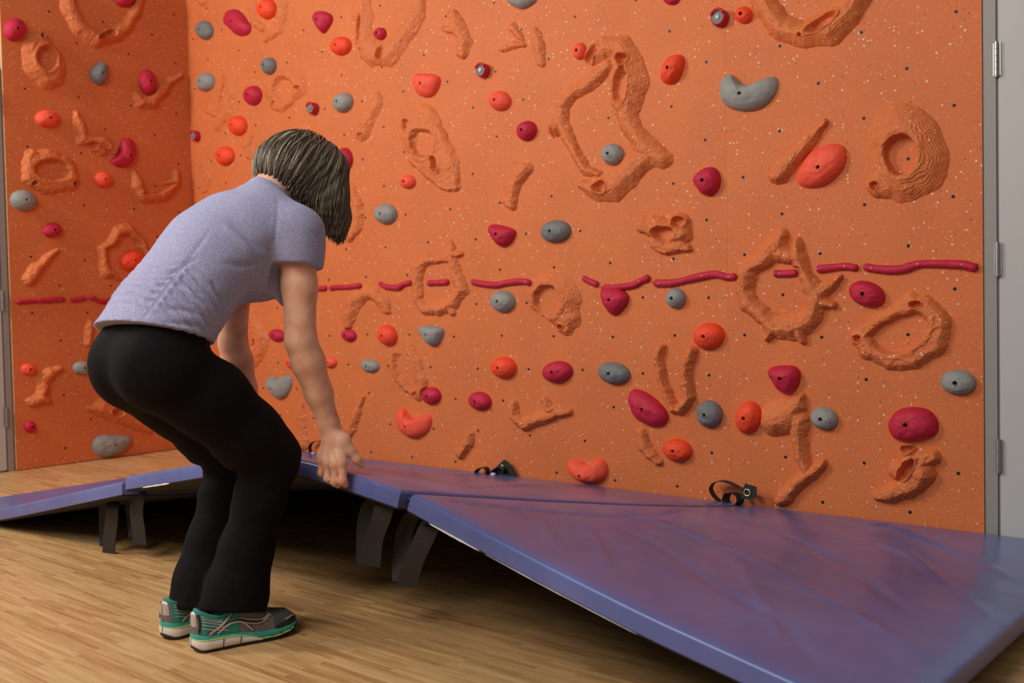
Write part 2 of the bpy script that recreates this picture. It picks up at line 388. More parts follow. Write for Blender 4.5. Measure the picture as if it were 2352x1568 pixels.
# ------------------------------------------------------------------ bolted resin holds
GH = 'resin climbing holds bolted to the orange boards'
COLN = dict(R='R', O='O', C='C', G='G', D='D')
def E(cx, cy_, rx, ry, an=0, egg=0.):
    ca, sa = math.cos(math.radians(an)), math.sin(math.radians(an)); out = []
    for k in range(14):
        t = 2*math.pi*k/14; x = rx*math.cos(t); y = ry*math.sin(t)*(1 + egg*math.cos(t))
        out.append((cx+x*ca-y*sa, cy_+x*sa+y*ca))
    return out
HID = [0]; OUTL = []
def hold(face, col, label, poly, bolt=None, hs=1., notch=False):
    HID[0] += 1; seed = HID[0]*1.7
    n = 60
    px = spline(poly, n, True)
    base0 = np.array([face.ab(u, v) for u, v in px]); ext = (base0.max(0)-base0.min(0))/2
    h = min(max(ext.min()*1.0, .014), .050)*hs
    P = np.array([face.ab(u, v, h*.30) for u, v in px])
    ar = np.roll(P, -1, 0); cr_ = P[:, 0]*ar[:, 1]-ar[:, 0]*P[:, 1]; A2 = cr_.sum()
    c = np.array([((P[:, 0]+ar[:, 0])*cr_).sum(), ((P[:, 1]+ar[:, 1])*cr_).sum()])/(3*A2)
    if bolt is not None: c = face.ab(bolt[0], bolt[1], h*.86)
    rh = .0072; OUTL.append((face, P))
    rad = np.linalg.norm(P-c, axis=1)
    rho = np.concatenate([[1., 1.], np.cos(np.linspace(0.0, 1.0, 18)*math.pi/2)[1:-1]])
    V = []; rings = 0
    for k, q in enumerate(rho):
        pr = (1-q**2.5)**.58
        rr = np.maximum(rad*q, rh*1.05)
        xy = c + (P-c)/rad[:, None]*rr[:, None]
        hh = np.full(n, .0004 if k == 0 else .0004+h*pr)
        if k > 0:
            s3 = np.stack([xy[:, 0]*60+seed, xy[:, 1]*60, hh*60+seed*.7], 1)
            bulge = 1 - q**6
            hh = hh + bulge*(.07*h*N1(s3*.55) + .0010*N2(s3*2.2) + .0007*N3(s3*5) + .0006*np.sin(hh/h*26+N2(s3)*2))
            if k > 1: xy = xy + (P-c)/rad[:, None]*(.0009*N3(s3*3)+.0006*N2(s3*1.7))[:, None]*bulge
        V.append(face.pt(xy[:, 0], xy[:, 1], hh)); rings += 1
    dirs = (P-c)/rad[:, None]; top = h*(1.0)
    for r_, dz in ((rh, .0005), (rh*.92, -.004), (rh*.9, -.012)):
        xy = c + dirs*r_; V.append(face.pt(xy[:, 0], xy[:, 1], np.full(n, top+dz))); rings += 1
    V = np.vstack(V); F = []
    for k in range(rings-1):
        for i in range(n): F.append((k*n+i, k*n+(i+1) % n, (k+1)*n+(i+1) % n, (k+1)*n+i))
    F.append(tuple((rings-1)*n+i for i in range(n))); F.append(tuple(range(n))[::-1])
    loc = face.pt(c[0], c[1], 0)
    o = mesh_obj('climbing_hold', V, F, M[COLN[col]], None, loc, recalc=True)
    tag(o, label, 'climbing hold', GH)
    mb = MB(); cc = face.pt(c[0], c[1], top-.0105); mb.cyl(cc, cc+face.N*.0025, rh*.86, n=14)
    mb.torus(cc+face.N*.003, face.N, rh*.55, rh*.26, n=15, k=6, ref=(0, 0, 1.))
    b = mb.build('bolt', M['black'], o, loc); b['label'] = 'black recessed bolt'
    return o
def Hm(*a, **k): return hold(MAIN, *a, **k)
def Hl(*a, **k): return hold(LEFT, *a, **k)
# long wall, upper left, above and left of the woman's head
Hm('D', 'dark grey oval hold nearest the top of the wall corner', E(468,69,18,22,-12))
Hm('R', 'large pink kidney-shaped hold near the top beside the corner', [(512,42),(519,25),(537,20),(553,30),(566,48),(573,60),(569,75),(556,82),(540,79),(524,64),(514,54)])
Hm('O', 'orange hold framed inside the small loop relief at the top edge', E(611,20,20,24,8))
Hm('R', 'dark raspberry teardrop hold pointing down, at the top left of the long wall', [(718,38),(726,26),(742,25),(757,33),(760,46),(752,62),(740,76),(729,66),(720,50)])
Hm('O', 'bright orange oval hold just left of the tall hanging loop relief', E(781,105,23,21,-35))
Hm('R', 'small raspberry knob inside the tall hanging loop relief at the top', E(872,77,13,15,10))
Hm('D', "small dark grey hold above the woman's head, over the little round relief", E(616,151,15,20,8))
Hm('G', 'light grey oval hold beside the corner and the narrow slot relief', E(470,188,19,22,20))
Hm('R', "raspberry hold above the woman's head between slot relief and round relief", E(579,219,19,23,10))
Hm('O', "upper of two orange holds left of the woman's head", E(544,288,20,23,-5))
Hm('O', "lower of two orange holds left of the woman's head, near the corner", E(515,358,20,22,15))
Hm('G', "light grey tilted oval hold above and right of the woman's head", E(786,235,20,24,28))
Hm('R', "raspberry hold half hidden behind the woman's hair", E(790,364,16,26,-5))
# long wall, upper middle
Hm('C', 'coral rounded-square hold above the tall triangular relief', [(948,186),(952,170),(968,167),(990,169),(1006,177),(1005,196),(992,218),(972,223),(955,212)])
Hm('C', 'coral hold just right of the grey-faced red cap at upper middle', E(1146,231,24,23,15))
Hm('R', 'raspberry hold left of the largest ring relief', E(1208,300,21,24,25))
Hm('C', 'small coral hold under the tall triangular relief', E(935,417,17,16,10))
Hm('G', "round grey hold level with the woman's shoulder, right of her hair", E(884,491,24,24,0))
Hm('G', 'grey hold cut off by the top edge, upper middle of the wall', [(1160,-16),(1195,-26),(1229,-18),(1228,0),(1212,14),(1195,20),(1174,12),(1162,0)])
Hm('R', 'raspberry hold cut off by the top edge, right of middle', E(1540,-5,19,16,10))
Hm('C', 'small coral hold touching the upper left of the largest ring relief', E(1330,117,14,20,10))
Hm('O', 'bright orange leaning oval hold right of the largest ring relief', [(1518,184),(1519,162),(1530,136),(1546,125),(1563,126),(1569,142),(1563,168),(1550,187),(1532,193)])
Hm('G', 'large grey crescent hold with horns upward at upper right', [(1650,212),(1652,188),(1663,173),(1678,171),(1690,182),(1706,193),(1735,190),(1762,177),(1778,176),(1784,192),(1776,218),(1752,244),(1715,255),(1678,249),(1656,232)], bolt=(1700,215))
Hm('G', 'grey hold sitting inside the largest ring relief', E(1405,354,24,25,20))
Hm('R', 'raspberry pointed hold between the largest ring relief and the big orange oval', [(1590,413),(1600,396),(1622,383),(1642,387),(1652,408),(1648,432),(1632,449),(1612,446),(1598,430)])
Hm('C', 'largest coral hold, slanted, lying beside the slanted fin relief', [(1828,414),(1833,390),(1855,355),(1882,337),(1913,329),(1936,337),(1942,358),(1932,388),(1902,418),(1870,430),(1840,428)], bolt=(1880,384))
Hm('O', 'orange-red knob at the upper right, touching the grey-faced red cap', E(1707,34,20,20,0))
# long wall, middle
Hm('R', 'raspberry wedge hold with a flat top at the middle of the wall', [(1121,528),(1126,515),(1150,517),(1176,526),(1181,538),(1170,558),(1152,567),(1136,556)])
Hm('D', 'dark grey oval hold in the middle, above the red rail', E(1274,531,34,26,-8))
Hm('G', 'grey hold just under the long red rail left of the cratered relief', E(1153,692,27,25,25))
Hm('R', 'raspberry hold hanging directly from the underside of a red rail', [(1378,668),(1392,660),(1420,662),(1440,678),(1437,700),(1416,722),(1400,721),(1384,696)])
Hm('G', 'small round grey hold under the red rail at right of middle', E(1551,685,22,24,0))
Hm('R', 'raspberry egg-shaped hold under the longest red rail at right', E(1989,675,43,29,20))
Hm('O', 'bright orange hold covering the top of the V-shaped relief', E(1626,772,35,31,-15))
Hm('O', "orange hold right of the woman's elbow, beside a grey wedge", E(888,770,20,25,-18))
Hm('R', "small raspberry hold under the arch relief right of the woman's elbow", E(800,770,17,14,20))
Hm('R', "small raspberry hold between the woman's two arms", E(635,770,18,14,20))
Hm('G', 'light grey flat-topped wedge hold under the square ring relief', [(960,756),(968,748),(990,747),(1014,755),(1013,772),(1002,792),(986,793),(970,776)])
Hm('C', "tiny coral hold peeking out left of the woman's forearm", E(669,832,14,14,0))
Hm('C', "small coral hold touching the right side of the woman's forearm", E(758,832,14,13,0))
Hm('G', "small knobbly grey hold right of the woman's forearm", E(848,840,21,15,12))
Hm('G', "light grey heart-shaped hold between the woman's thigh and forearm", [(611,882),(615,867),(627,864),(639,873),(652,862),(664,864),(667,884),(656,908),(641,916),(627,905)], bolt=(624,893))
# long wall, lower
Hm('O', 'orange oval hold in the lower middle, left of a raspberry oval', E(1155,844,28,25,18))
Hm('R', 'raspberry oval hold between an orange hold and a grey hold, lower middle', E(1278,854,34,25,-6))
Hm('D', 'grey tilted oval hold in the lower middle right of the raspberry oval', E(1408,857,37,25,14))
Hm('R', 'raspberry hold touching the foot of the leaning oval loop relief', E(989,909,21,20,20))
Hm('R', 'raspberry oval hold left of the boat-shaped lower relief', E(1100,921,26,21,20))
Hm('C', 'coral crescent hold with horns upward, near the lifted mat', [(908,957),(914,943),(926,939),(935,952),(950,963),(968,955),(981,952),(988,966),(980,990),(956,1006),(930,999),(914,982)], bolt=(932,980))
Hm('R', 'largest raspberry egg hold, slanting beside the V-shaped relief', [(1441,916),(1446,898),(1462,894),(1492,908),(1522,936),(1532,958),(1522,977),(1496,980),(1464,965),(1449,944)])
Hm('D', 'grey oval hold just right of the V-shaped relief foot', E(1627,951,29,32,-20))
Hm('R', 'raspberry snout-like hold above the leaping-figure relief', [(1761,855),(1770,843),(1798,839),(1824,842),(1836,860),(1829,888),(1811,905),(1788,898),(1770,873)])
Hm('O', 'bright orange disc hold at the left of the leaping-figure relief', E(1717,959,28,38,12))
Hm('G', 'grey notched hold at the right of the leaping-figure relief', E(1891,961,32,26,22))
Hm('G', 'large light grey oval hold near the right edge by the door', E(2199,878,41,29,5))
Hm('R', 'big raspberry oval hold above the lowest right relief', [(2038,982),(2042,962),(2062,941),(2100,935),(2134,944),(2152,970),(2148,996),(2120,1010),(2082,1014),(2052,1007)], bolt=(2081,976))
Hm('O', 'orange-red oval hold above the mat, left of the leaping-figure relief', E(1554,1034,33,26,15))
Hm('C', 'coral two-horned hold at the bottom, touching the mat', [(1301,1070),(1310,1057),(1328,1059),(1348,1066),(1368,1056),(1384,1057),(1393,1080),(1384,1102),(1360,1110),(1328,1103),(1308,1088)], bolt=(1332,1093))
# left wall
Hl('R', 'raspberry hold at the top left corner of the left wall', E(35,67,26,27,15))
Hl('R', 'raspberry hold at the top edge of the left wall inside the U relief', E(288,-4,22,20,0))
Hl('D', 'grey pointed hold in the upper part of the left wall', [(208,172),(216,154),(234,141),(245,146),(247,168),(243,188),(232,195),(218,188)])
Hl('R', 'tall raspberry hold cradled by the hooked relief on the left wall', E(340,188,19,30,-6))
Hl('C', 'wide coral hold on the left wall under the cratered relief', E(110,272,28,20,6))
Hl('R', 'raspberry crescent hold on the left wall, largest of that wall', [(256,370),(270,356),(278,338),(282,320),(295,315),(308,324),(313,346),(307,370),(290,384),(268,381)], bolt=(300,356))
Hl('C', 'small coral hold on the left wall right of the double-eyed relief', E(237,412,20,18,20))
Hl('G', 'grey oval hold near the near edge of the left wall, mid height', E(55,460,30,24,15))
Hl('R', 'raspberry hold on the left wall below the grey oval', E(121,528,22,17,-12))
Hl('O', "orange hold inside the arch relief, touching the woman's back", E(304,598,28,23,-20))
Hl('C', 'small coral teardrop hold low on the left wall beside the Y-shaped relief', E(66,848,17,14,5))
Hl('G', "small grey hold on the left wall behind the woman's hip", E(190,845,21,16,5))
Hl('R', 'small raspberry hold lowest on the left wall near the door', E(70,980,14,14,0))
Hl('R', "raspberry hold mostly hidden behind the woman's buttocks", E(248,906,12,12,0))
Hl('G', 'long smooth grey hold resting just above the floor on the left wall', [(214,1028),(219,1008),(238,998),(262,999),(288,1000),(304,1006),(300,1022),(280,1040),(250,1050),(226,1046)], bolt=(264,1021))
# ------------------------------------------------------------------ red caps with a grey face and a steel bolt
def cap(label, u, v, k=1.):
    loc = at_y(u, v, -.02); a, b = loc[0], loc[2]; t_ = np.linspace(0, 6.283, 16)[:-1]; OUTL.append((MAIN, np.stack([a+.032*np.cos(t_), b+.032*np.sin(t_)], 1)))
    o = thing('capped_hold', label, 'climbing hold', (a, 0, b), 'red capped holds with grey faces')
    mb = MB(); n = 28; prof = [(.0315, -.0004), (.0325, -.010), (.0320, -.022), (.0300, -.031), (.0280, -.036), (.0255, -.037), (.0248, -.033)]
    vs = []; an = np.linspace(0, 2*math.pi, n, endpoint=False)
    for r, y in prof: vs.append(np.stack([a+k*r*np.cos(an), np.full(n, y*k), b+k*r*np.sin(an)], 1))
    f = [(i*n+j, i*n+(j+1) % n, (i+1)*n+(j+1) % n, (i+1)*n+j) for i in range(len(prof)-1) for j in range(n)]
    f += [tuple(range(n)), tuple((len(prof)-1)*n+j for j in range(n))]
    mb.add(np.vstack(vs), f)
    s = mb.build('shell', M['R'], o, o.location, smooth=True)
    mb = MB(); mb.torus((a, -.038*k, b), (0, -1., 0), .0285*k, .0060*k, -1.15, 1.15, n=20, k=10); l = mb.build('lip', M['R'], o, o.location, smooth=True)
    mb = MB(); mb.cyl((a, -.031*k, b), (a, -.0355*k, b), .0246*k, n=28); f_ = auto_smooth(mb.build('face_plate', M['D'], o, o.location)); f_['label'] = 'grey round face'
    mb = MB(); mb.cyl((a, -.0350*k, b), (a, -.0390*k, b), .0088*k, .0080*k, n=20); mb.torus((a, -.0390*k, b), (0, -1., 0), .0052*k, .0016*k, n=18, k=6); bb = auto_smooth(mb.build('bolt', M['steel'], o, o.location)); bb['label'] = 'shiny steel bolt'
cap('red cap with grey face and steel bolt beside the wall corner', 448, 312)
cap("red cap with grey face just above the woman's head", 717, 249)
cap('red cap with grey face and silver bolt at upper middle, left of a coral hold', 1108, 162)
cap('red cap with grey face at the top right, left of an orange-red knob', 1652, 41)
# ------------------------------------------------------------------ red traverse line: wavy bars
def rail(face, label, pts, r=.0140, screws=(.12, .5, .88)):
    px = spline(pts, max(14, int(abs(pts[-1][0]-pts[0][0])/9)))
    c = np.array([face.hit(u, v, .006) for u, v in px]); k = len(c)
    s = np.linspace(0, 1, k); L = np.linalg.norm(c[-1]-c[0])
    rad = r*(1+.13*N1(np.stack([c[:, 0]*55, c[:, 1]*55, c[:, 2]*55], 1)))
    endr = np.clip(np.minimum(s, 1-s)*L/(r*.9), 0, 1); rad = rad*np.sqrt(np.clip(1-(1-endr)**2, .05, 1))
    for q in c: t_ = np.linspace(0, 6.283, 9)[:-1]; OUTL.append((face, np.stack([(q[0] if face.main else q[1])+.016*np.cos(t_), q[2]+.016*np.sin(t_)], 1)))
    mb = MB(); mb.tube(c, rad, 14)
    v = np.array(mb.v); v += (N2(v*150)*.0010 + N3(v*420)*.0006)[:, None]*np.array(face.N) + (N1(v*90)*.0010)[:, None]*np.array([0, 0, 1.])
    nf = v @ np.array(face.N); v += np.maximum(.0005-nf, 0)[:, None]*np.array(face.N)
    mb.v = [tuple(p) for p in v]
    o = mb.build('climbing_rail', M['R'], None, c[k//2], smooth=True)
    tag(o, label, 'climbing rail', 'wavy raspberry rails marking the traverse line')
    for q in screws:
        i = int(q*(k-1)); p = c[i] + face.N*rad[i]*.93; mb = MB()
        mb.cyl(p, p+face.N*.0022, .0038, .0034, n=12); t = mb.build('screw', M['screw'], o, c[k//2]); t['label'] = 'grey screw head'
rail(MAIN, "stub of red rail just left of the woman's upper arm", [(628,670),(648,668)], screws=())
rail(MAIN, "short red rail touching the right side of the woman's upper arm", [(712,665),(732,663),(750,661)], screws=(.6,))
rail(MAIN, "red rail second to the right of the woman's arm, above the arch relief", [(760,666),(764,660),(795,659),(812,657),(830,655)])
rail(MAIN, 'V-shaped red rail left of the square ring relief', [(870,649),(886,658),(914,660),(928,652),(946,648)])
rail(MAIN, 'short red rail inside the square ring relief', [(982,650),(1004,649),(1031,647)], screws=(.2, .8))
rail(MAIN, 'long red rail between the square ring relief and the cratered relief', [(1080,646),(1105,651),(1140,654),(1170,648),(1205,646),(1219,652)])
rail(MAIN, 'short sloping red rail at the right of the cratered relief', [(1338,637),(1352,645),(1374,654)], screws=(.2,))
rail(MAIN, 'red rail with a raspberry hold hanging under it', [(1380,661),(1420,659),(1455,654),(1475,643),(1493,637)], screws=(.75,))
rail(MAIN, 'long red rail left of the star-shaped ring relief, above a small grey hold', [(1500,649),(1540,650),(1590,639),(1640,629),(1670,636),(1692,634)])
rail(MAIN, 'short red rail inside the star-shaped ring relief', [(1777,628),(1800,628),(1832,626)], screws=(.4,))
rail(MAIN, 'red rail just right of the star-shaped ring relief', [(1874,618),(1905,615),(1940,611),(1971,616)], screws=(.15, .75))
rail(MAIN, 'longest red rail, at the right end by the door', [(1982,611),(2020,618),(2070,618),(2110,606),(2160,606),(2205,607),(2246,616)])
rail(LEFT, 'longer red rail on the left wall, nearest the door', [(36,693),(70,691),(110,689),(151,687)])
rail(LEFT, "short red rail on the left wall between the long one and the woman's back", [(162,689),(182,687),(197,684)], screws=(.5,))
rail(LEFT, "red rail on the left wall running behind the woman's lower back", [(204,683),(216,684),(228,691),(262,692)], screws=(.2,))
# ------------------------------------------------------------------ moulded reliefs: ridges around hollows, contour-terraced
HEIGHTS = []
def relief(face, strokes, craters=(), Hh=.035, pad=26, step=.0023, terr=.75, lean=.5, pl=.18):
    allp = [p for s in strokes for p in s]
    r_m = max(p[2] for p in allp)
    u0, u1 = min(p[0]-p[2] for p in allp)-pad, max(p[0]+p[2] for p in allp)+pad
    v0, v1 = min(p[1]-p[2] for p in allp)-pad, max(p[1]+p[2] for p in allp)+pad
    cs = np.array([face.ab(u, v) for u in (u0, u1) for v in (v0, v1)])
    a0, a1, b0, b1 = cs[:, 0].min(), cs[:, 0].max(), cs[:, 1].min(), cs[:, 1].max()
    if face.main: a0, a1 = max(a0, .004), min(a1, RIGHT-.006)
    else: a0, a1 = max(a0, LEFTEND+.006), min(a1, -.004)
    b0, b1 = max(b0, .01), min(b1, 3.03)
    na, nb = int((a1-a0)/step)+2, int((b1-b0)/step)+2
    A, B = np.meshgrid(np.linspace(a0, a1, na), np.linspace(b0, b1, nb), indexing='ij')
    U, V = proj(face.pt(A, B, 0.))
    q = np.stack([A*38, B*38, A*0+len(HEIGHTS)], -1)
    U = U + 3.0*N1(q) + 1.0*N2(q*2.6); V = V + 3.0*N2(q+9) + 1.0*N3(q*2.6)
    hgt = np.zeros_like(U)
    for s in strokes:
        s = [tuple(p) for p in s]
        if len(s) == 1: s = s*2
        for (x0, y0, r0), (x1, y1, r1) in zip(s[:-1], s[1:]):
            dx, dy = x1-x0, y1-y0; L2 = dx*dx+dy*dy + 1e-9
            t = np.clip(((U-x0)*dx+(V-y0)*dy)/L2, 0, 1)
            ex, ey = U-(x0+t*dx), V-(y0+t*dy); d = np.hypot(ex, ey) + 1e-6
            r = (r0+t*(r1-r0)); toward = (-ex*.72 - ey*.69)/d       # gentle slope on the upper left, steep on the lower right
            re = r*(1.04 + lean*np.clip(toward, 0, 1))
            tt = np.clip(d/re, 0, 1)
            hh = .86*Hh*(.45+.55*r/r_m)*(1-np.clip((tt-pl)/(1-pl), 0, 1)**1.35)
            k = .006; m = np.maximum(k-np.abs(hgt-hh), 0)/k
            hgt = np.maximum(hgt, hh) + m*m*k*.25*(np.minimum(hgt, hh) > 0)
    for c in craters:
        cx, cy_, rx, ry, an = c[:5]; dep = c[5] if len(c) > 5 else 1.
        ca, sa = math.cos(math.radians(an)), math.sin(math.radians(an))
        ex, ey = U-cx, V-cy_; xx = (ex*ca+ey*sa)/rx; yy = (-ex*sa+ey*ca)/ry
        e = np.sqrt(xx*xx+yy*yy)
        hgt = hgt + np.where(hgt > .004, .12*Hh*np.exp(-((e-1.22)/.16)**2), 0)
        soft = min(.35, 5./min(rx, ry))
        hgt = hgt*(1-dep*(1-sstep(1-soft, 1+soft*.6, e)))
    st = .0056; wob = .0042*N3(q*.8) + .0016*N1(q*2.1); ph = hgt + wob
    fr = ph/st - np.floor(ph/st); hq = st*(np.floor(ph/st) + sstep(.30, .70, fr)) - wob
    low = sstep(.002, .006, hgt)
    hgt = np.maximum(0, hgt + terr*low*(hq-hgt)) + low*(.0006*N2(q*5) + .0004*N3(q*12))
    for f2, Qp in OUTL:                                           # flat seats where the bolted holds sit
        if f2 is not face: continue
        lo, hi = Qp.min(0)-.012, Qp.max(0)+.012
        if hi[0] < a0 or lo[0] > a1 or hi[1] < b0 or lo[1] > b1: continue
        i0, i1 = np.searchsorted(A[:, 0], [lo[0], hi[0]]); j0, j1 = np.searchsorted(B[0], [lo[1], hi[1]])
        if i1 <= i0 or j1 <= j0: continue
        aa, bb = A[i0:i1, j0:j1], B[i0:i1, j0:j1]; ins = np.zeros(aa.shape, bool); de = np.full(aa.shape, 9.)
        for (x0, y0), (x1, y1) in zip(Qp, np.roll(Qp, -1, 0)):
            ins ^= ((y0 > bb) != (y1 > bb)) & (aa < (x1-x0)*(bb-y0)/(y1-y0+1e-12)+x0)
            dx, dy = x1-x0, y1-y0; t = np.clip(((aa-x0)*dx+(bb-y0)*dy)/(dx*dx+dy*dy+1e-12), 0, 1); de = np.minimum(de, np.hypot(aa-x0-t*dx, bb-y0-t*dy))
        hgt[i0:i1, j0:j1] *= np.where(ins, 0, sstep(.004, .009, de))
    keep = hgt > .0006
    ids = -np.ones(A.shape, int); cell = keep[:-1, :-1] | keep[1:, :-1] | keep[1:, 1:] | keep[:-1, 1:]
    used = np.zeros(A.shape, bool)
    for di in (0, 1):
        for dj in (0, 1): used[di:di+na-1, dj:dj+nb-1] |= cell
    ids[used] = np.arange(used.sum())
    h2 = np.where(keep, hgt, -.0012)
    P = face.pt(A[used], B[used], h2[used])
    I, J = np.nonzero(cell)
    F = np.stack([ids[I, J], ids[I+1, J], ids[I+1, J+1], ids[I, J+1]], 1)
    if not face.main: pass
    ac = A[used].mean()
    par = LPANEL if not face.main else next(p for x0, x1, p in PANELS if x0 <= ac <= x1)
    o = mesh_obj('moulded_relief', P, F, M['orange'], par, tuple(par.location))
    HEIGHTS.append((face, (a0, a1, b0, b1), A, B, hgt))
    return o
# main wall ----------------------------------------------------------
R = relief
R(MAIN, [[(580,-30,9),(580,20,9),(584,48,9),(604,66,9)], [(655,-30,10),(648,40,11),(640,72,10),(618,84,9),(612,97,5)]], Hh=.02)
R(MAIN, [[(524,176,12),(528,215,16),(518,255,16),(504,292,11)], [(488,262,7),(478,258,5)]], [(514,225,5,44,9)], Hh=.024)
R(MAIN, [[(654,208,36),(676,198,30)], [(638,244,13),(662,232,16)]], [(656,207,23,28,10),(689,202,5,5,0),(632,240,4,6,0)], Hh=.026, pl=.55)
R(MAIN, [[(575,312,6),(566,335,8),(572,362,6)]], Hh=.018)
R(MAIN, [[(832,-30,20),(836,40,20),(842,90,20),(862,128,26),(890,132,22),(915,105,19),(942,72,17),(962,35,15),(970,-30,15)]], [(830,70,6,32,5),(880,125,7,19,14),(832,121,4,10,-15)], Hh=.035)
R(MAIN, [[(872,222,8),(858,255,14),(842,285,18),(836,312,13)]], [(824,278,8,20,14),(832,309,6,5,0)], Hh=.026)
R(MAIN, [[(946,288,20),(985,270,22),(1006,318,24),(1030,378,26),(1046,426,14)], [(978,330,40),(1000,376,32)], [(952,366,12),(996,402,16),(1036,432,12)]], [(976,330,26,33,-8),(939,288,9,12,-25),(1004,378,7,17,-8)], Hh=.036, pl=.5)
R(MAIN, [[(1042,34,11),(1052,62,17),(1070,96,17),(1064,124,11)], [(1046,70,12),(1020,66,5)]], Hh=.032, terr=.95)
R(MAIN, [[(1156,116,7),(1186,104,8),(1204,103,6)], [(1184,68,11),(1198,88,8)], [(1232,74,9),(1240,108,13),(1243,146,9)]], Hh=.024)
R(MAIN, [[(1400,150,16),(1374,176,16),(1350,200,15),(1318,214,15),(1294,244,14),(1292,282,15),(1310,318,14),(1326,356,14),(1344,388,12),(1376,402,9)],
         [(1364,132,22),(1396,112,22),(1430,112,26),(1446,150,36),(1451,190,40),(1443,230,34),(1441,258,24),(1458,300,21),(1488,344,29),(1524,367,21)],
         [(1490,362,22),(1462,382,26),(1437,408,29),(1406,434,32),(1374,436,26),(1342,424,11)], [(1276,300,14),(1286,270,12)]],
  [(1437,138,13,13,0),(1434,200,15,42,10),(1364,128,9,26,22),(1272,295,6,30,-14),(1387,430,15,13,0)], Hh=.05, lean=.3)
R(MAIN, [[(1212,386,13),(1196,404,16),(1183,432,13),(1175,470,11)], [(1160,466,4),(1178,474,9)]], Hh=.034, terr=.95)
R(MAIN, [[(1482,520,16),(1515,528,28),(1562,540,27),(1566,510,20)], [(1510,560,16),(1532,574,12),(1555,566,18),(1580,572,8)]], [(1532,536,25,17,0),(1565,510,13,12,0)], Hh=.042, terr=.95, lean=.35, pl=.45)
R(MAIN, [[(1034,556,5),(1040,584,10),(1046,612,13),(1054,645,14),(1063,668,15),(1042,698,14),(1010,712,15),(980,712,13),(962,690,11),(958,650,12),(962,612,13),(985,598,9),(1024,598,6)], [(1042,584,10),(1060,583,6)], [(1036,706,9),(1042,722,6)]], Hh=.034, lean=.35)
R(MAIN, [[(802,752,9),(806,722,15),(814,696,17),(838,676,14),(862,674,13),(882,692,14),(892,716,8)]], Hh=.036)
R(MAIN, [[(1268,684,46),(1286,690,48),(1302,730,30),(1300,754,17)]], [(1265,690,33,36,0),(1292,752,7,6,-20),(1272,690,4,4,0,.0)], Hh=.042, terr=.95, lean=.3, pl=.5)
R(MAIN, [[(2088,330,76),(2096,370,82),(2078,405,58)], [(2040,420,40),(2016,434,20)]], [(2076,357,39,46,0),(2015,427,10,10,0)], Hh=.05, terr=.95, lean=.3, pl=.42)
R(MAIN, [[(1896,280,6),(1866,320,12),(1832,362,18),(1798,404,19),(1790,408,17)]], Hh=.042, terr=.95, lean=.7)
R(MAIN, [[(1742,-30,24),(1762,20,30),(1800,66,30),(1852,82,28),(1905,72,34),(1950,30,30),(1990,-30,26)]], [(1895,55,38,13,-35),(1846,85,4,4,0)], Hh=.05, terr=.95, lean=.3)
R(MAIN, [[(1720,632,24),(1712,668,18),(1726,702,21),(1752,724,22),(1780,748,24),(1820,756,26),(1850,745,22),(1872,720,20),(1880,690,24)],
         [(1726,618,20),(1758,598,18),(1784,572,25),(1800,542,13)], [(1836,556,11),(1838,590,18),(1848,625,16),(1868,660,22),(1882,682,22)], [(1790,582,22),(1832,588,16)], [(1888,672,20),(1914,656,12),(1934,636,5)], [(1892,694,17),(1916,703,9)], [(1778,756,16),(1764,778,6)], [(1842,765,18),(1846,780,10)]], Hh=.05, lean=.3)
R(MAIN, [[(1980,778,20),(2000,808,22),(2045,826,22),(2100,822,26),(2148,792,30),(2158,742,28),(2130,706,24),(2100,694,20),(2060,722,18),(2010,748,18),(1982,772,18)], [(2070,770,40)]], [(2070,765,66,40,-24),(2107,697,13,8,0),(1974,775,9,8,0)], Hh=.042, terr=.95, lean=.4, pl=.4)
R(MAIN, [[(942,796,9),(956,830,14),(970,870,14),(974,896,12),(962,912,10),(940,894,9),(916,870,9),(904,838,9),(916,812,9)], [(932,850,18)]], [(934,842,20,36,-22),(894,844,4,7,-20),(957,905,6,6,0)], Hh=.032, lean=.3)
R(MAIN, [[(1522,798,10),(1516,832,11),(1522,870,11),(1536,912,12),(1552,936,13)], [(1594,800,11),(1580,836,13),(1578,880,14),(1584,915,13),(1566,936,14)]], Hh=.042, terr=.95, lean=.2)
R(MAIN, [[(1182,930,9),(1184,956,11),(1205,976,13),(1242,964,14),(1280,950,10),(1312,948,7)], [(1256,920,9),(1268,940,12)]], Hh=.038, terr=.95)
R(MAIN, [[(834,912,4),(824,945,8),(810,985,9),(806,996,7)]], Hh=.024)
R(MAIN, [[(694,925,4),(694,960,11),(697,1010,13),(697,1022,11)]], Hh=.026)
R(MAIN, [[(1084,998,8),(1076,1018,12),(1062,1042,13)]], Hh=.034, terr=.95)
R(MAIN, [[(1476,992,10),(1484,1024,14),(1500,1046,12),(1514,1064,9)]], Hh=.034)
R(MAIN, [[(1778,962,30),(1806,958,38),(1836,930,18),(1846,910,8)], [(1786,962,40),(1812,960,38)], [(1836,965,24),(1838,1010,18),(1846,1050,16),(1856,1078,14)], [(1896,1062,8),(1868,1086,15),(1836,1108,17),(1806,1140,20),(1796,1148,15)]], Hh=.06, terr=.8, lean=.2)
R(MAIN, [[(2088,1030,16),(2096,1058,24),(2120,1085,30),(2088,1120,26),(2050,1134,22),(2022,1136,14)], [(2110,1066,26),(2150,1048,14)], [(2070,1080,24)]], [(2090,1076,13,28,42),(2088,1029,14,9,0)], Hh=.052, terr=.95, lean=.25, pl=.35)
R(MAIN, [[(574,712,9),(588,745,15),(600,775,18),(594,812,16),(578,846,9)]], [(586,790,6,13,8),(569,776,4,8,0)], Hh=.032)
R(MAIN, [[(808,430,8),(822,470,12),(824,520,11),(808,548,9)]], Hh=.028)
R(MAIN, [[(474,380,8),(476,410,9),(470,440,6)]], Hh=.014)
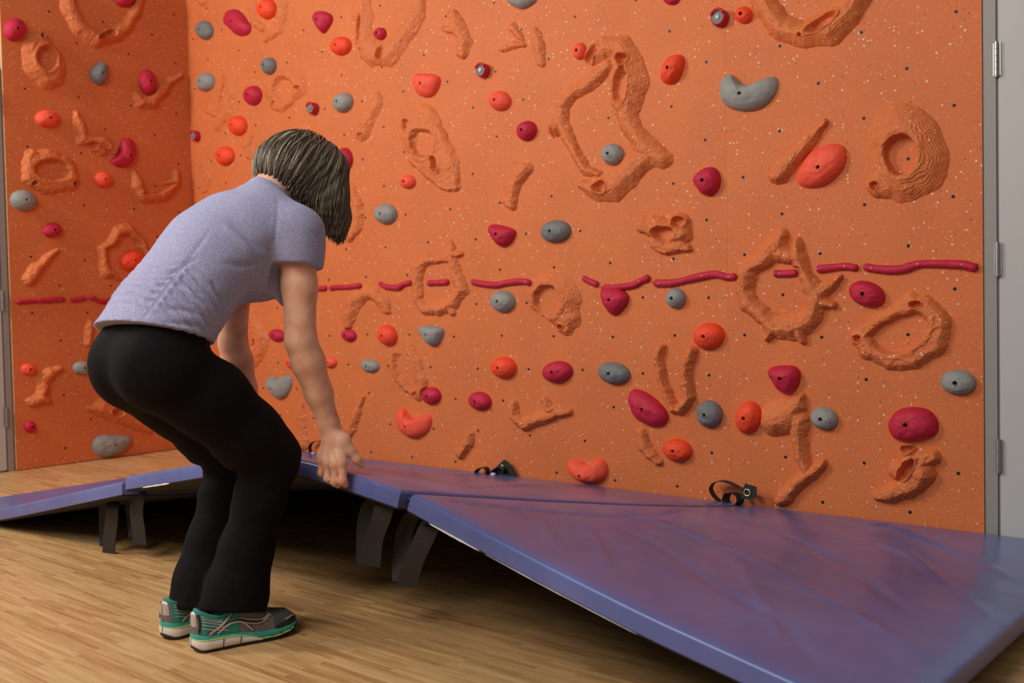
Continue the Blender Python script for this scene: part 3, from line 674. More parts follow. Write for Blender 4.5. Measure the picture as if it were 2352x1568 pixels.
R(MAIN, [[(458,-6,9),(470,8,8)]], Hh=.02)
# left wall ----------------------------------------------------------
R(LEFT, [[(150,-30,18),(158,20,18),(180,62,19),(222,90,21),(262,80,18),(292,56,13),(312,22,13),(318,-20,12)]], [(238,82,19,8,-14)], Hh=.05, lean=.1)
R(LEFT, [[(86,112,34),(100,145,44),(112,165,40)], [(94,90,18)]], [(102,136,24,27,0),(94,83,6,6,0)], Hh=.05, lean=.1, pl=.45)
R(LEFT, [[(308,216,9),(322,236,14),(346,236,16),(368,214,14),(386,192,12),(414,172,5)]], Hh=.045, lean=.1)
R(LEFT, [[(174,262,7),(182,292,11),(188,320,15),(230,326,14),(262,342,13)], [(236,350,10),(212,332,12)]], [(208,335,16,8,-12),(258,332,7,9,0)], Hh=.04, lean=.1)
R(LEFT, [[(72,360,16),(104,366,24),(150,385,24),(160,418,20),(100,426,22),(70,404,20),(68,378,18),(74,360,18)], [(110,395,34)]], [(114,392,39,24,12),(77,422,7,6,0),(170,422,6,6,0)], Hh=.045, lean=.1, pl=.45)
R(LEFT, [[(304,396,6),(316,425,13),(328,452,16),(368,448,18),(396,424,15),(402,396,9)]], [(362,434,38,8,-18)], Hh=.045, lean=.1)
R(LEFT, [[(242,628,13),(236,600,11),(232,570,9),(248,560,10),(268,534,12),(294,526,13),(318,550,9),(336,588,9)], [(252,628,9),(270,640,5)]], Hh=.045, lean=.1)
R(LEFT, [[(66,644,14),(82,618,15),(106,596,10),(130,576,5)]], Hh=.042, lean=.1)
R(LEFT, [[(138,846,7),(116,856,11),(98,872,13),(94,902,14)], [(70,924,11),(92,914,16),(104,918,12)]], Hh=.045, lean=.1)
R(LEFT, [[(204,936,7),(232,938,20),(272,950,22),(318,978,14),(340,988,10)]], [(265,945,12,10,0),(206,946,7,3,0)], Hh=.04, lean=.1)
R(LEFT, [[(208,740,8),(202,770,11),(200,790,9)]], Hh=.03, lean=.1)
# bolt holes only where no relief rises over them
for face, a, b in SPOTS:
    bad = False
    for f2, (a0, a1, b0, b1), A, B, hg in HEIGHTS:
        if f2 is face and a0 < a < a1 and b0 < b < b1:
            i = int(round((a-a0)/(a1-a0)*(A.shape[0]-1))); j = int(round((b-b0)/(b1-b0)*(A.shape[1]-1)))
            if hg[max(0, i-2):i+3, max(0, j-2):j+3].max() > .001: bad = True; break
    for f2, Q in OUTL:
        if f2 is not face: continue
        ce = Q.mean(0); Qe = ce + (Q-ce)*(1 + .009/np.maximum(np.linalg.norm(Q-ce, axis=1), .01))[:, None]; x_, y_ = Qe[:, 0]-a, Qe[:, 1]-b; x2, y2 = np.roll(x_, -1), np.roll(y_, -1)
        cr = (y_ > 0) != (y2 > 0)
        if cr.any() and (np.where(cr, x_-y_*(x2-x_)/np.where(cr, y2-y_, 1), -1) > 0).sum() % 2: bad = True; break
    if bad: continue
    par = LPANEL if not face.main else next(p for x0, x1, p in PANELS if x0 <= a <= x1)
    if face.main and min(abs(a-x) for x in (4*FT, 8*FT, 12*FT)) < .012: continue
    bolt_hole(par, face, a, b)
# ------------------------------------------------------------------ folding floor mat: three hinged panels, front edge lifted
MW, MT = 1.83, .05
ZA = [(1.02,.050),(1.22,.050),(1.5,.086),(1.9,.170),(2.415,.28)]
ZB = [(2.435,.298),(2.75,.355),(3.0,.402),(3.2,.424),(3.35,.422),(3.5,.407),(3.712,.381)]
ZC = [(3.752,.378),(4.18,.270),(4.42,.213),(4.77,.142),(4.9,.120)]
def zfun(T):
    xs, zs = np.array(T).T
    xx = np.linspace(xs[0]-.05, xs[-1]+.05, 200); zz = np.interp(xx, xs, zs)
    lo = xx < xs[0]; zz[lo] = zs[0] + (xx[lo]-xs[0])*(zs[1]-zs[0])/(xs[1]-xs[0])
    hi = xx > xs[-1]; zz[hi] = zs[-1] + (xx[hi]-xs[-1])*(zs[-1]-zs[-2])/(xs[-1]-xs[-2])
    ker = np.ones(21)/21; zp = np.convolve(np.pad(zz, 10, mode='reflect', reflect_type='odd'), ker, 'valid')
    return lambda x: np.interp(x, xx, zp)
RIDGES = [ # (px polyline on the mat, sigma m, amplitude m)
 ([(1400,1170),(1500,1197),(1732,1284),(1917,1389),(2116,1498)], .016, .0045),
 ([(1960,1205),(2043,1208),(2243,1288),(2352,1346)], .018, .0045),
 ([(1980,1240),(2080,1270),(2188,1353),(2315,1451)], .016, .0040),
 ([(1420,1215),(1500,1248),(1645,1349),(1790,1425),(1880,1530)], .016, -.0040),
 ([(990,1150),(1060,1160),(1217,1177),(1406,1191),(1532,1184),(1642,1155)], .010, -.0045),
 ([(1060,1132),(1180,1127),(1300,1128)], .018, .0035),
 ([(1600,1230),(1700,1300),(1760,1400),(1800,1470)], .016, .003),
 ([(1700,1190),(1850,1250),(2000,1340),(2150,1460)], .02, -.0035),
 ([(1330,1190),(1360,1240),(1400,1310)], .014, .003),(([(1230,1180),(1250,1220),(1290,1270)]), .014, .003),
 ([(830,1082),(900,1095),(960,1125)], .012, .003)]
def surf(T, x, t):
    z = zfun(T)(x); zz = .05 + (z-.05)*t**1.12
    y = -.004 - (MW-.004)*t*np.sqrt(1-((z-.05)/MW)**2)
    return np.stack([x, y, zz], -1)
# plan positions of creases
def on_mat(u, v):
    p = at_z(u, v, .05)
    for _ in range(12):
        T = ZC if p[0] > 3.735 else ZB if p[0] > 2.425 else ZA
        t = np.clip(-p[1]/MW, 0, 1); z = float(surf(T, np.array(p[0]), np.array(t))[2]); p = at_z(u, v, .6*z+.4*p[2])
    return p[:2]
RP = [(np.array([on_mat(u, v) for u, v in pl]), s, a) for pl, s, a in RIDGES]
def crease(X, Y):
    d = np.zeros_like(X)
    for pl, s, a in RP:
        best = np.full(X.shape, 9.); tb = np.zeros(X.shape); k = len(pl)-1
        for i in range(k):
            (x0, y0), (x1, y1) = pl[i], pl[i+1]; dx, dy = x1-x0, y1-y0
            t = np.clip(((X-x0)*dx+(Y-y0)*dy)/(dx*dx+dy*dy+1e-9), 0, 1); e = np.hypot(X-x0-t*dx, Y-y0-t*dy)
            m = e < best; best = np.where(m, e, best); tb = np.where(m, (i+t)/k, tb)
        d += 1.7*a*np.exp(-(best/(s*.62))**2/2)*np.sin(np.pi*np.clip(tb*.96+.02, 0, 1))**.5
    return d
def axis_samples(n, L, R=.011):
    e = np.array([0, .0006, .0018, .0038, .0070, .0110])
    mid = np.linspace(.0110, L-.0110, n)[1:-1]
    return np.concatenate([e, mid, (L-e)[::-1]])
def mat_panel(T, x0, x1, parent, tint=None):
    R = .011
    sx = axis_samples(int((x1-x0)/.014), x1-x0); sy = axis_samples(int(MW/.018), MW)
    X, S = np.meshgrid(x0+sx, sy, indexing='ij'); t = S/MW
    P = surf(T, X, t); eps = 1e-3
    dx = (surf(T, X+eps, t)-surf(T, X-eps, t)); dt = (surf(T, X, np.clip(t+eps, 0, 1.0))-surf(T, X, np.clip(t-eps, 0, 1)))
    Nn = np.cross(dt, dx); Nn /= np.linalg.norm(Nn, axis=-1)[..., None]; Nn *= np.sign(Nn[..., 2:3])
    de = np.minimum(np.minimum(X-x0, x1-X), np.minimum(S, MW-S)); q = np.clip(R-de, 0, R); drop = R-np.sqrt(np.maximum(R*R-q*q, 0))
    soft = sstep(0, .03, de)
    up = crease(P[..., 0], P[..., 1])*soft + soft*.0012*N1(P*9) - drop + sstep(0, .05, de)*.003
    top = P + Nn*up[..., None]
    bot = P - Nn*(MT - drop*.6)[..., None]
    bot[..., 2] = np.maximum(bot[..., 2], .001 + .0*X)
    nx, ny = X.shape; V = np.vstack([top.reshape(-1, 3), bot.reshape(-1, 3)]); o = nx*ny
    I, J = np.meshgrid(np.arange(nx-1), np.arange(ny-1), indexing='ij'); I, J = I.ravel(), J.ravel()
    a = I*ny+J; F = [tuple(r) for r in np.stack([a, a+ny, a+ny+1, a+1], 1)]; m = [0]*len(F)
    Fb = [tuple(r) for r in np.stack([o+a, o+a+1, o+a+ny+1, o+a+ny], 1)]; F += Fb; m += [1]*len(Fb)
    loop = [(i, 0) for i in range(nx)] + [(nx-1, j) for j in range(1, ny)] + [(i, ny-1) for i in range(nx-2, -1, -1)] + [(0, j) for j in range(ny-2, 0, -1)]
    ids = [i*ny+j for i, j in loop]
    for k in range(len(ids)):
        p, r = ids[k], ids[(k+1) % len(ids)]; F.append((p, o+p, o+r, r)); m.append(0)
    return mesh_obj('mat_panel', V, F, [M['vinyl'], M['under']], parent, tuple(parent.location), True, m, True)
MAT = thing('folding_mat', 'blue vinyl folding gym mat, its front edge lifted off the wood floor', 'mat', (3.1, -.9, 0))
pA = mat_panel(ZA, 1.02, 2.415, MAT); pB = mat_panel(ZB, 2.435, 3.712, MAT); pC = mat_panel(ZC, 3.752, 4.9, MAT)
for o in (pA, pB, pC): auto_smooth(o, 62)
# vinyl hinges filling the joints, a little below the top
def hinge_flap(Ta, Tb, xa, xb):
    ts = np.linspace(.004, .986, 60); a = surf(Ta, np.full(60, xa-.004), ts); b = surf(Tb, np.full(60, xb+.004), ts)
    rows = []
    for w, dn in ((0, .016), (.33, .024), (.67, .024), (1, .016)): rows.append(a*(1-w)+b*w - np.array([0, 0, dn]))
    lower = [r - np.array([0, 0, .004]) for r in rows]
    V = np.vstack(rows+lower); n = 60; F = []
    for k in range(3):
        for i in range(n-1):
            F.append((k*n+i, (k+1)*n+i, (k+1)*n+i+1, k*n+i+1)); F.append(((k+4)*n+i, (k+4)*n+i+1, (k+5)*n+i+1, (k+5)*n+i))
    for k in (0, 3):
        for i in range(n-1): F.append((k*n+i, k*n+i+1, (k+4)*n+i+1, (k+4)*n+i))
    for i in (0, n-1):
        for k in range(3): F.append((k*n+i, (k+4)*n+i, (k+5)*n+i, (k+1)*n+i))
    return mesh_obj('hinge_flap', V, F, M['vinyl'], MAT, tuple(MAT.location), True, None, True)
hinge_flap(ZA, ZB, 2.415, 2.435); hinge_flap(ZB, ZC, 3.712, 3.752)
# hook-and-loop straps hanging from the underside beside the two joints
def strap(px, yw, w=.05, label=None, mat='webbing', name='strap'):
    """px: (u, v, y) centre line"""
    c = np.array([at_y(u, v, y) for u, v, y in px]); c = spline(c, 26)
    mb = MB(); wd = np.array(yw, float); wd /= np.linalg.norm(wd)
    mb.ribbon(c, wd, w, .0022); o = auto_smooth(mb.build(name, M[mat], MAT, MAT.location), 50)
    if label: o['label'] = label
    return o
WD = (1, .25, 0)
strap([(893,1150,-1.745),(884,1160,-1.77),(876,1190,-1.775),(858,1240,-1.77),(852,1300,-1.765)], WD, .058, 'brown-black strap under the middle mat panel')
strap([(866,1146,-1.715),(852,1160,-1.71),(842,1190,-1.712),(838,1240,-1.72),(838,1296,-1.73)], WD, .054)
strap([(992,1200,-1.735),(986,1212,-1.765),(970,1245,-1.77),(948,1295,-1.765),(934,1346,-1.755)], WD, .058, 'brown-black strap under the right mat panel')
strap([(952,1178,-1.71),(940,1195,-1.70),(928,1230,-1.705),(920,1290,-1.71),(920,1336,-1.73)], WD, .05)
strap([(262,1152,-1.745),(258,1165,-1.765),(256,1200,-1.765),(251,1240,-1.762),(250,1281,-1.755)], WD, .060, 'brown-black strap under the left mat panel')
strap([(240,1158,-1.70),(238,1180,-1.70),(238,1220,-1.70),(240,1262,-1.72)], WD, .045)
strap([(322,1122,-1.745),(318,1140,-1.765),(313,1175,-1.765),(318,1215,-1.76),(322,1250,-1.75)], WD, .060)
strap([(300,1130,-1.70),(298,1150,-1.70),(303,1190,-1.70),(308,1235,-1.71)], WD, .05)
# worn white edge of the binding along the bottom of the front
def worn(T, x0, x1, th=.004):
    n = 24; xs = np.linspace(x0, x1, n); p = surf(T, xs, np.ones(n)); q = surf(T, xs, np.full(n, .97)); d = p-q; d /= np.linalg.norm(d, axis=1)[:, None]
    up = np.cross(d, np.array([1., 0, 0])); up *= np.sign(up[:, 2:3]); up /= np.linalg.norm(up, axis=1)[:, None]
    c = p - up*(MT-.003) + d*.0012
    mb = MB(); mb.tube(c, th*(.6+.4*np.abs(N2(c*40)))*np.sin(np.linspace(.12, math.pi-.12, n))**.4, 8); o = mb.build('worn_edge', M['white'], MAT, MAT.location, smooth=True); o['label'] = 'worn white strip of the bottom edge'
worn(ZC, 3.82, 3.98, .0032); worn(ZC, 4.0, 4.40, .0010); worn(ZB, 2.55, 2.70, .0035)
# webbing loops that tie the mat to the foot of the wall
def loop_thing(label, c): return thing('wall_strap', label, 'strap', c, 'black straps between mat and wall')
def wband(o, px, y0, w, mat='webblack', name='loop', th=.003, ydir=(0, 1., 0)):
    c = spline(np.array([at_y(u, v, y0) for u, v in px]), 30); mb = MB(); mb.ribbon(c, np.array(ydir, float), w, th)
    return auto_smooth(mb.build(name, M[mat], o, o.location), 60)
def grommet(o, u, v, y, R=.0125):
    c = at_y(u, v, y); mb = MB(); mb.torus(c, (0, -1., 0), R, .0032, n=28, k=8); g = mb.build('grommet', M['brass'], o, o.location, smooth=True); g['label'] = 'brass ring'
def flap(o, px, y0, th=.004, mat='webblack', name='tab'):
    P = [at_y(u, v, y0) for u, v in px]; n = len(P); mb = MB()
    mb.add(np.vstack([P, [p+np.array([0, th, 0]) for p in P]]), [tuple(range(n)), tuple(range(n, 2*n))[::-1]] + [(i, (i+1) % n, n+(i+1) % n, n+i) for i in range(n)])
    return mb.build(name, M[mat], o, o.location)
s1 = loop_thing('black strap loop with a large brass ring at the foot of the wall', at_y(1690, 1150, -.03))
wband(s1, [(1654,1152),(1640,1138),(1633,1122),(1640,1109),(1658,1104),(1680,1110),(1700,1121),(1718,1126)], -.045, .03)
flap(s1, [(1704,1126),(1712,1110),(1737,1118),(1737,1136),(1728,1148),(1702,1144)], -.060)
grommet(s1, 1716, 1131, -.062)
mb = MB(); c = np.array([at_y(u, v, -.045) for u, v in ((1672,1132),(1667,1146),(1674,1158),(1690,1160),(1700,1152),(1698,1138),(1684,1130))]); mb.ribbon(spline(c, 30), np.array([.5, .85, 0]), .034, .003); auto_smooth(mb.build('curled_end', M['webblack'], s1, s1.location), 60)
s2 = loop_thing('black strap with a pointed tab and white buckle by the mat', at_y(1150, 1090, -.03))
flap(s2, [(1133,1078),(1148,1064),(1158,1055),(1168,1062),(1188,1100),(1150,1100),(1140,1096)], -.030)
wband(s2, [(1128,1092),(1136,1078),(1150,1072),(1160,1076),(1158,1088)], -.042, .03)
wband(s2, [(1092,1092),(1096,1080),(1108,1073),(1118,1076),(1120,1088),(1114,1096)], -.042, .032)
grommet(s2, 1153, 1072, -.034, .008)
mb = MB(); p = at_y(1133, 1090, -.05); mb.box(p-np.array([.011, .006, .009]), p+np.array([.011, .006, .009])); k_ = mb.build('buckle', M['white'], s2, s2.location); k_['label'] = 'white plastic buckle'
s3 = loop_thing("small black strap loop just left of the woman's hand", at_y(722, 1042, -.03))
wband(s3, [(722,1050),(713,1036),(713,1022),(722,1014),(734,1013),(746,1018)], -.03, .022)
mb = MB(); p = at_y(719, 1041, -.045); mb.box(p-np.array([.009, .005, .006]), p+np.array([.009, .005, .006])); k_ = mb.build('buckle', M['white'], s3, s3.location); k_['label'] = 'white plastic buckle'
# ------------------------------------------------------------------ the woman: signed-distance bodies meshed with surface nets
PO = np.array([3.262, -2.107, 0.]); PFW = np.array([.07, .9975, 0.]); PFW /= np.linalg.norm(PFW); PRT = np.array([PFW[1], -PFW[0], 0.]); PUP = np.array([0, 0, 1.])
def L(f, r, z): return PO + PFW*f + PRT*r + PUP*z
def pp(u, v, lat):
    """point on the line of sight at a given distance right of her middle plane"""
    d = ray(u, v); t = (lat - (CAM-PO) @ PRT)/(d @ PRT); return CAM + t*d
class Vol:
    def __init__(s, lo, hi, h):
        s.lo = np.array(lo, float); s.h = h; s.n = np.ceil((np.array(hi)-s.lo)/h).astype(int)+1
        s.d = np.full(s.n, .25, np.float32); s.ax = [s.lo[i]+h*np.arange(s.n[i]) for i in range(3)]
    def sub(s, lo, hi):
        i0 = np.maximum(np.floor((np.array(lo)-s.lo)/s.h).astype(int), 0); i1 = np.minimum(np.ceil((np.array(hi)-s.lo)/s.h).astype(int)+1, s.n)
        sl = tuple(slice(a, b) for a, b in zip(i0, i1))
        P = np.stack(np.meshgrid(*[s.ax[i][sl[i]] for i in range(3)], indexing='ij'), -1); return sl, P
    def blend(s, sl, d, k, op='u'):
        a = s.d[sl]
        if op == 'u':
            m = np.maximum(k-np.abs(a-d), 0)/k if k > 0 else 0; s.d[sl] = np.minimum(a, d) - m*m*k*.25
        else:
            d = -d; m = np.maximum(k-np.abs(a-d), 0)/k if k > 0 else 0; s.d[sl] = np.maximum(a, d) + m*m*k*.25
    def cap(s, a, b, ra, rb, k=.02, ax=None, q=1., op='u'):
        a, b = np.array(a, float), np.array(b, float); mr = max(ra, rb)/min(q, 1.) + k + 2*s.h + .01
        sl, P = s.sub(np.minimum(a, b)-mr, np.maximum(a, b)+mr)
        ba = b-a; t = np.clip(((P-a) @ ba)/(ba @ ba + 1e-12), 0, 1); e = P-a-t[..., None]*ba
        if ax is not None:
            axn = np.array(ax, float)/np.linalg.norm(ax); e = e + ((e @ axn)*(q-1))[..., None]*axn
        s.blend(sl, np.linalg.norm(e, axis=-1) - (ra+t*(rb-ra)), k, op)
    def chain(s, pts, k=.02, **kw):
        for (a, ra), (b, rb) in zip(pts[:-1], pts[1:]): s.cap(a, b, ra, rb, k, **kw)
    def ell(s, c, axes, rad, k=.02, op='u'):
        c = np.array(c, float); Rm = np.array(axes, float); rad = np.array(rad, float); mr = rad.max()+k+2*s.h+.01
        sl, P = s.sub(c-mr, c+mr); q = (P-c) @ Rm.T
        k0 = np.linalg.norm(q/rad, axis=-1); k1 = np.linalg.norm(q/rad**2, axis=-1)+1e-9
        s.blend(sl, k0*(k0-1)/k1, k, op)
    def clip(s, p, n):
        """keep the side against n"""
        n = np.array(n, float)/np.linalg.norm(n); sl, P = s.sub(s.lo-1, s.lo+99); s.d = np.maximum(s.d, ((P-np.array(p)) @ n).astype(np.float32))
    def sample(s, P):
        q = np.clip((P-s.lo)/s.h, 0, np.array(s.n)-1.001); i = q.astype(int); f = q-i; o = 0
        for dx in (0, 1):
            for dy in (0, 1):
                for dz in (0, 1):
                    w = (f[:, 0] if dx else 1-f[:, 0])*(f[:, 1] if dy else 1-f[:, 1])*(f[:, 2] if dz else 1-f[:, 2]); o = o + w*s.d[i[:, 0]+dx, i[:, 1]+dy, i[:, 2]+dz]
        return o
    def grad(s, P):
        e = s.h; g = np.stack([s.sample(P+np.eye(3)[i]*e)-s.sample(P-np.eye(3)[i]*e) for i in range(3)], 1)
        return g/(np.linalg.norm(g, axis=1)[:, None]+1e-9)
    def mesh(s, it=2):
        d = s.d; ins = d < 0; n = s.n
        c8 = [ins[a:n[0]-1+a, b:n[1]-1+b, c:n[2]-1+c] for a in (0, 1) for b in (0, 1) for c in (0, 1)]
        cnt = sum(x.astype(np.int8) for x in c8); act = (cnt > 0) & (cnt < 8)
        idx = np.argwhere(act); ids = -np.ones(act.shape, np.int64); ids[act] = np.arange(len(idx))
        acc = np.zeros((len(idx), 3)); num = np.zeros(len(idx))
        for ax in range(3):
            o1, o2 = [a for a in range(3) if a != ax]
            for p in (0, 1):
                for q in (0, 1):
                    off = np.zeros(3, int); off[o1] = p; off[o2] = q; A = idx+off; B = A.copy(); B[:, ax] += 1
                    da = d[tuple(A.T)]; db = d[tuple(B.T)]; m = (da < 0) != (db < 0)
                    t = np.where(m, da/np.where(m, da-db, 1), 0); pt = off[None, :]+0.*acc; pt[:, ax] = t
                    acc[m] += pt[m]; num[m] += 1
        V = s.lo + s.h*(idx + acc/num[:, None]); F = []
        for ax in range(3):
            o1, o2 = [(1, 2), (2, 0), (0, 1)][ax]
            A = np.moveaxis(ins, ax, 0); m = A[:-1] != A[1:]; e = np.argwhere(np.moveaxis(m, 0, ax)); e = e[(e[:, o1] > 0) & (e[:, o2] > 0) & (e[:, o1] < n[o1]-1) & (e[:, o2] < n[o2]-1)]
            if not len(e): continue
            def g(a, b): w = e.copy(); w[:, o1] += a; w[:, o2] += b; return ids[tuple(w.T)]
            Q = np.stack([g(-1, -1), g(0, -1), g(0, 0), g(-1, 0)], 1); fl = ~ins[tuple(e.T)]; Q[fl] = Q[fl][:, ::-1]; F.append(Q)
        F = np.vstack(F); F = F[(F >= 0).all(1)]
        for _ in range(it):      # light relaxation
            S = np.zeros_like(V); k = np.zeros(len(V))
            for a, b in ((0, 1), (1, 2), (2, 3), (3, 0)):
                np.add.at(S, F[:, a], V[F[:, b]]); np.add.at(S, F[:, b], V[F[:, a]]); np.add.at(k, F[:, a], 1); np.add.at(k, F[:, b], 1)
            V = V*.5 + .5*S/np.maximum(k, 1)[:, None]
        return V, F
# ---- joints (forward, right, up) from the photograph
HIP = [L(-.072, s*.082, .695) for s in (-1, 1)]
KNEE = [L(.205, -.092, .445), L(.200, .098, .452)]
ANK = [L(.060, -.072, .085), L(.062, .072, .085)]
SHO = [L(.245, s*.150, 1.015) for s in (-1, 1)]
ELB = [L(.262, -.200, .735), pp(691, 782, .172)]
WRI = [L(.315, -.195, .500), pp(765, 1000, .185)]
TD = np.array([.68, 0, .73])   # spine direction forward/up
def loc(v): return PFW*v[0]+PRT*v[1]+PUP*v[2]
SP = loc((.64, 0, .77)); SN = loc((-.77, 0, .64))   # along the spine, out of the back
HD = loc((.74, 0, -.67)); HU = loc((.67, 0, .74))   # face direction, crown direction
HC = L(.365, .0, 1.198)
PERSON = thing('person', 'woman in lavender t-shirt and black trousers bending over to lift the blue mat', 'person', PO)
# ---- skin body
B = Vol(PO+np.array([-.42, -.30, -.0]), PO+np.array([.42, .66, 1.36]), .0042)
B.ell(HC, [HD, PRT, HU], [.098, .076, .108], .0)                                     # skull
B.ell(HC+HD*.035-HU*.045, [HD, PRT, HU], [.066, .060, .074], .03)                     # jaw and cheeks
B.ell(HC+HD*.070-HU*.098, [HD, PRT, HU], [.022, .024, .018], .03)                     # chin
B.cap(HC+HD*.094+HU*.004, HC+HD*.114-HU*.032, .008, .0125, .012)                      # nose
for s in (-1, 1):
    B.cap(HC+HD*.088+PRT*s*.016+HU*.018, HC+HD*.078+PRT*s*.048+HU*.018, .009, .008, .012)   # brow
    B.ell(HC+HD*.092+PRT*s*.031-HU*.002, [HD, PRT, HU], [.012, .016, .009], .008, 's')      # eye socket
    B.ell(HC+PRT*s*.076-HD*.006-HU*.012, [HD, PRT, HU], [.018, .008, .030], .008)           # ear
    B.ell(HC+HD*.060+PRT*s*.040-HU*.038, [HD, PRT, HU], [.022, .018, .02], .02)             # cheek
B.cap(HC+HD*.093-HU*.060+PRT*.016, HC+HD*.093-HU*.060-PRT*.016, .007, .007, .008)           # lips
B.cap(L(.215, 0, 1.075), HC-HU*.05-HD*.03, .055, .052, .03)                            # neck
B.chain([(L(-.055, 0, .74), .070), (L(.02, 0, .86), .070), (L(.11, 0, .96), .080), (L(.20, 0, 1.03), .072)], .04, ax=PRT, q=.70)
B.cap(SHO[0]-PFW*.02, SHO[1]-PFW*.02, .042, .042, .04)
for s in (0, 1):
    B.chain([(SHO[s], .052), ((SHO[s]+ELB[s])/2+PFW*.003, .0425), (ELB[s], .0385)], .02)
    fw = WRI[s]-ELB[s]
    B.chain([(ELB[s], .0385), (ELB[s]+fw*.22, .0415), (ELB[s]+fw*.55, .0345), (ELB[s]+fw*.88, .0255), (WRI[s], .0235)], .015)
    B.chain([(HIP[s], .068), (KNEE[s]-PFW*.008, .046), (KNEE[s]*.35+ANK[s]*.65, .038), (ANK[s], .032)], .02)
    toe = L(.165, (-.088, .108)[s], .042); B.cap(ANK[s]-PFW*.03-PUP*.03, toe, .024, .016, .02); 
# right hand grips the mat: back of the hand towards the camera
def yw(u, v, y): return at_y(u, v, y)
YB = -1.829
mcp = [yw(787,1062,YB+.004), yw(770,1066,YB), yw(753,1062,YB+.002), yw(740,1054,YB+.008)]
pip_ = [yw(787,1104,YB+.000), yw(770,1105,YB-.002), yw(754,1097,YB-.001), yw(739,1085,YB+.006)]
B.ell(WRI[1]*.45+(mcp[1]+mcp[2])/2*.55, [np.array([.97, .1, -.2]), np.array([-.1, 1, 0]), np.array([.2, 0, .97])], [.034, .017, .048], .02)
for i, m_ in enumerate(mcp):
    rr = (.0105, .0108, .0102, .0092)[i]
    B.cap(WRI[1]*.8+m_*.2+PRT*(.010, .003, -.004, -.010)[i], m_, .0165, rr+.0025, .012)
    p2 = pip_[i]; up_m = .010
    d2 = p2 + np.array([-.002, .011, -.011])
    B.chain([(m_, rr+.0012), (p2, rr), (d2, rr-.0016)], .0045)
    B.ell(m_+np.array([0, -.007, .002]), np.eye(3), [.0115, .009, .012], .010)
    B.cap(WRI[1]+PRT*(.012, .004, -.004, -.011)[i]+np.array([0, -.0135, -.012]), m_+np.array([0, -.0125, .012]), .0035, .0042, .007)
    B.ell(p2+np.array([0, -.002, 0]), np.eye(3), [rr+.0012]*3, .006)
th0, th1, th2, th3 = yw(788,1012,-1.806), yw(806,1036,-1.795), yw(820,1055,-1.785), yw(831,1068,-1.772)
B.chain([(th0, .0185), (th1, .0125), (th2, .0105), (th3, .0085)], .010)
B.cap(WRI[1]*.7+th0*.3, th0, .018, .017, .015)
# left hand, the mirror of it, hidden behind the legs
mc = L(.313, -.190, .455)
for i, dx in enumerate((-.030, -.010, .010, .029)):
    m_ = np.array([mc[0]+dx*-1, -1.824, .452+(.002, .004, .003, -.002)[i]*1.5]); p2 = np.array([m_[0]+dx*-.1, -1.828, .358+abs(dx-.005)*.25])
    rr = .0102
    B.cap(WRI[0]*.8+m_*.2, m_, .0165, rr+.0025, .012)
    B.chain([(m_, rr+.0012), (p2, rr), (p2+np.array([0, .024, -.018]), rr-.001), (p2+np.array([0, .05, -.020]), rr-.002)], .0045)
B.chain([(WRI[0]*.7+mc*.3-PRT*.016, .017), (mc-PRT*.040+PUP*.006+PFW*.006, .0125), (mc-PRT*.052-PUP*.016+PFW*.030, .0105), (mc-PRT*.056-PUP*.028+PFW*.05, .0085)], .010)
V, F = B.mesh(1)
body = mesh_obj('body', V, F, M['skin'], PERSON, PO); body['label'] = 'bare arms, hands, neck and face'
mb = MB()
for s in (-1, 1):
    c = HC+HD*.083+PRT*s*.031-HU*.002
    e = MB(); 
    for i in range(9):
        a = math.pi*i/8
        for j in range(12):
            b_ = 2*math.pi*j/12; e.v.append(tuple(c + .0125*(math.cos(a)*HD+math.sin(a)*(math.cos(b_)*PRT+math.sin(b_)*HU))))
    e.f = [(i*12+j, i*12+(j+1) % 12, (i+1)*12+(j+1) % 12, (i+1)*12+j) for i in range(8) for j in range(12)]
    mat = [0 if i > 1 else 1 for i in range(8) for j in range(12)]; e.m = mat
    o = e.build('eye', [M['eye'], M['dark']], PERSON, PO, True)
c = HC+HD*.099-HU*.0605
mb.tube(spline([c-PRT*.022-HD*.006, c-PRT*.008+HU*.002, c+PRT*.008+HU*.002, c+PRT*.022-HD*.006], 14), .0032*np.sin(np.linspace(.3, math.pi-.3, 14)), 8); mb.build('mouth', M['lip'], PERSON, PO, True)
# thumbnail
nb = MB(); tn = (th3-th2)/np.linalg.norm(th3-th2); sd = np.cross(tn, np.array([.3, -.6, .75])); sd /= np.linalg.norm(sd); un = np.cross(sd, tn); un *= np.sign(un[2]) if abs(un[2]) > .05 else 1
g_ = [(a, b) for a in np.linspace(-1, 1, 6) for b in np.linspace(-1, 1, 6)]
nb.add([th3 + tn*(.001+.0055*a) + sd*.0052*b + un*(.0094-.0034*b*b-.0016*max(a, 0)) for a, b in g_], [(i*6+j, i*6+j+1, i*6+j+7, i*6+j+6) for i in range(5) for j in range(5)]); nb.build('thumbnail', M['nail'], PERSON, PO, True, False)
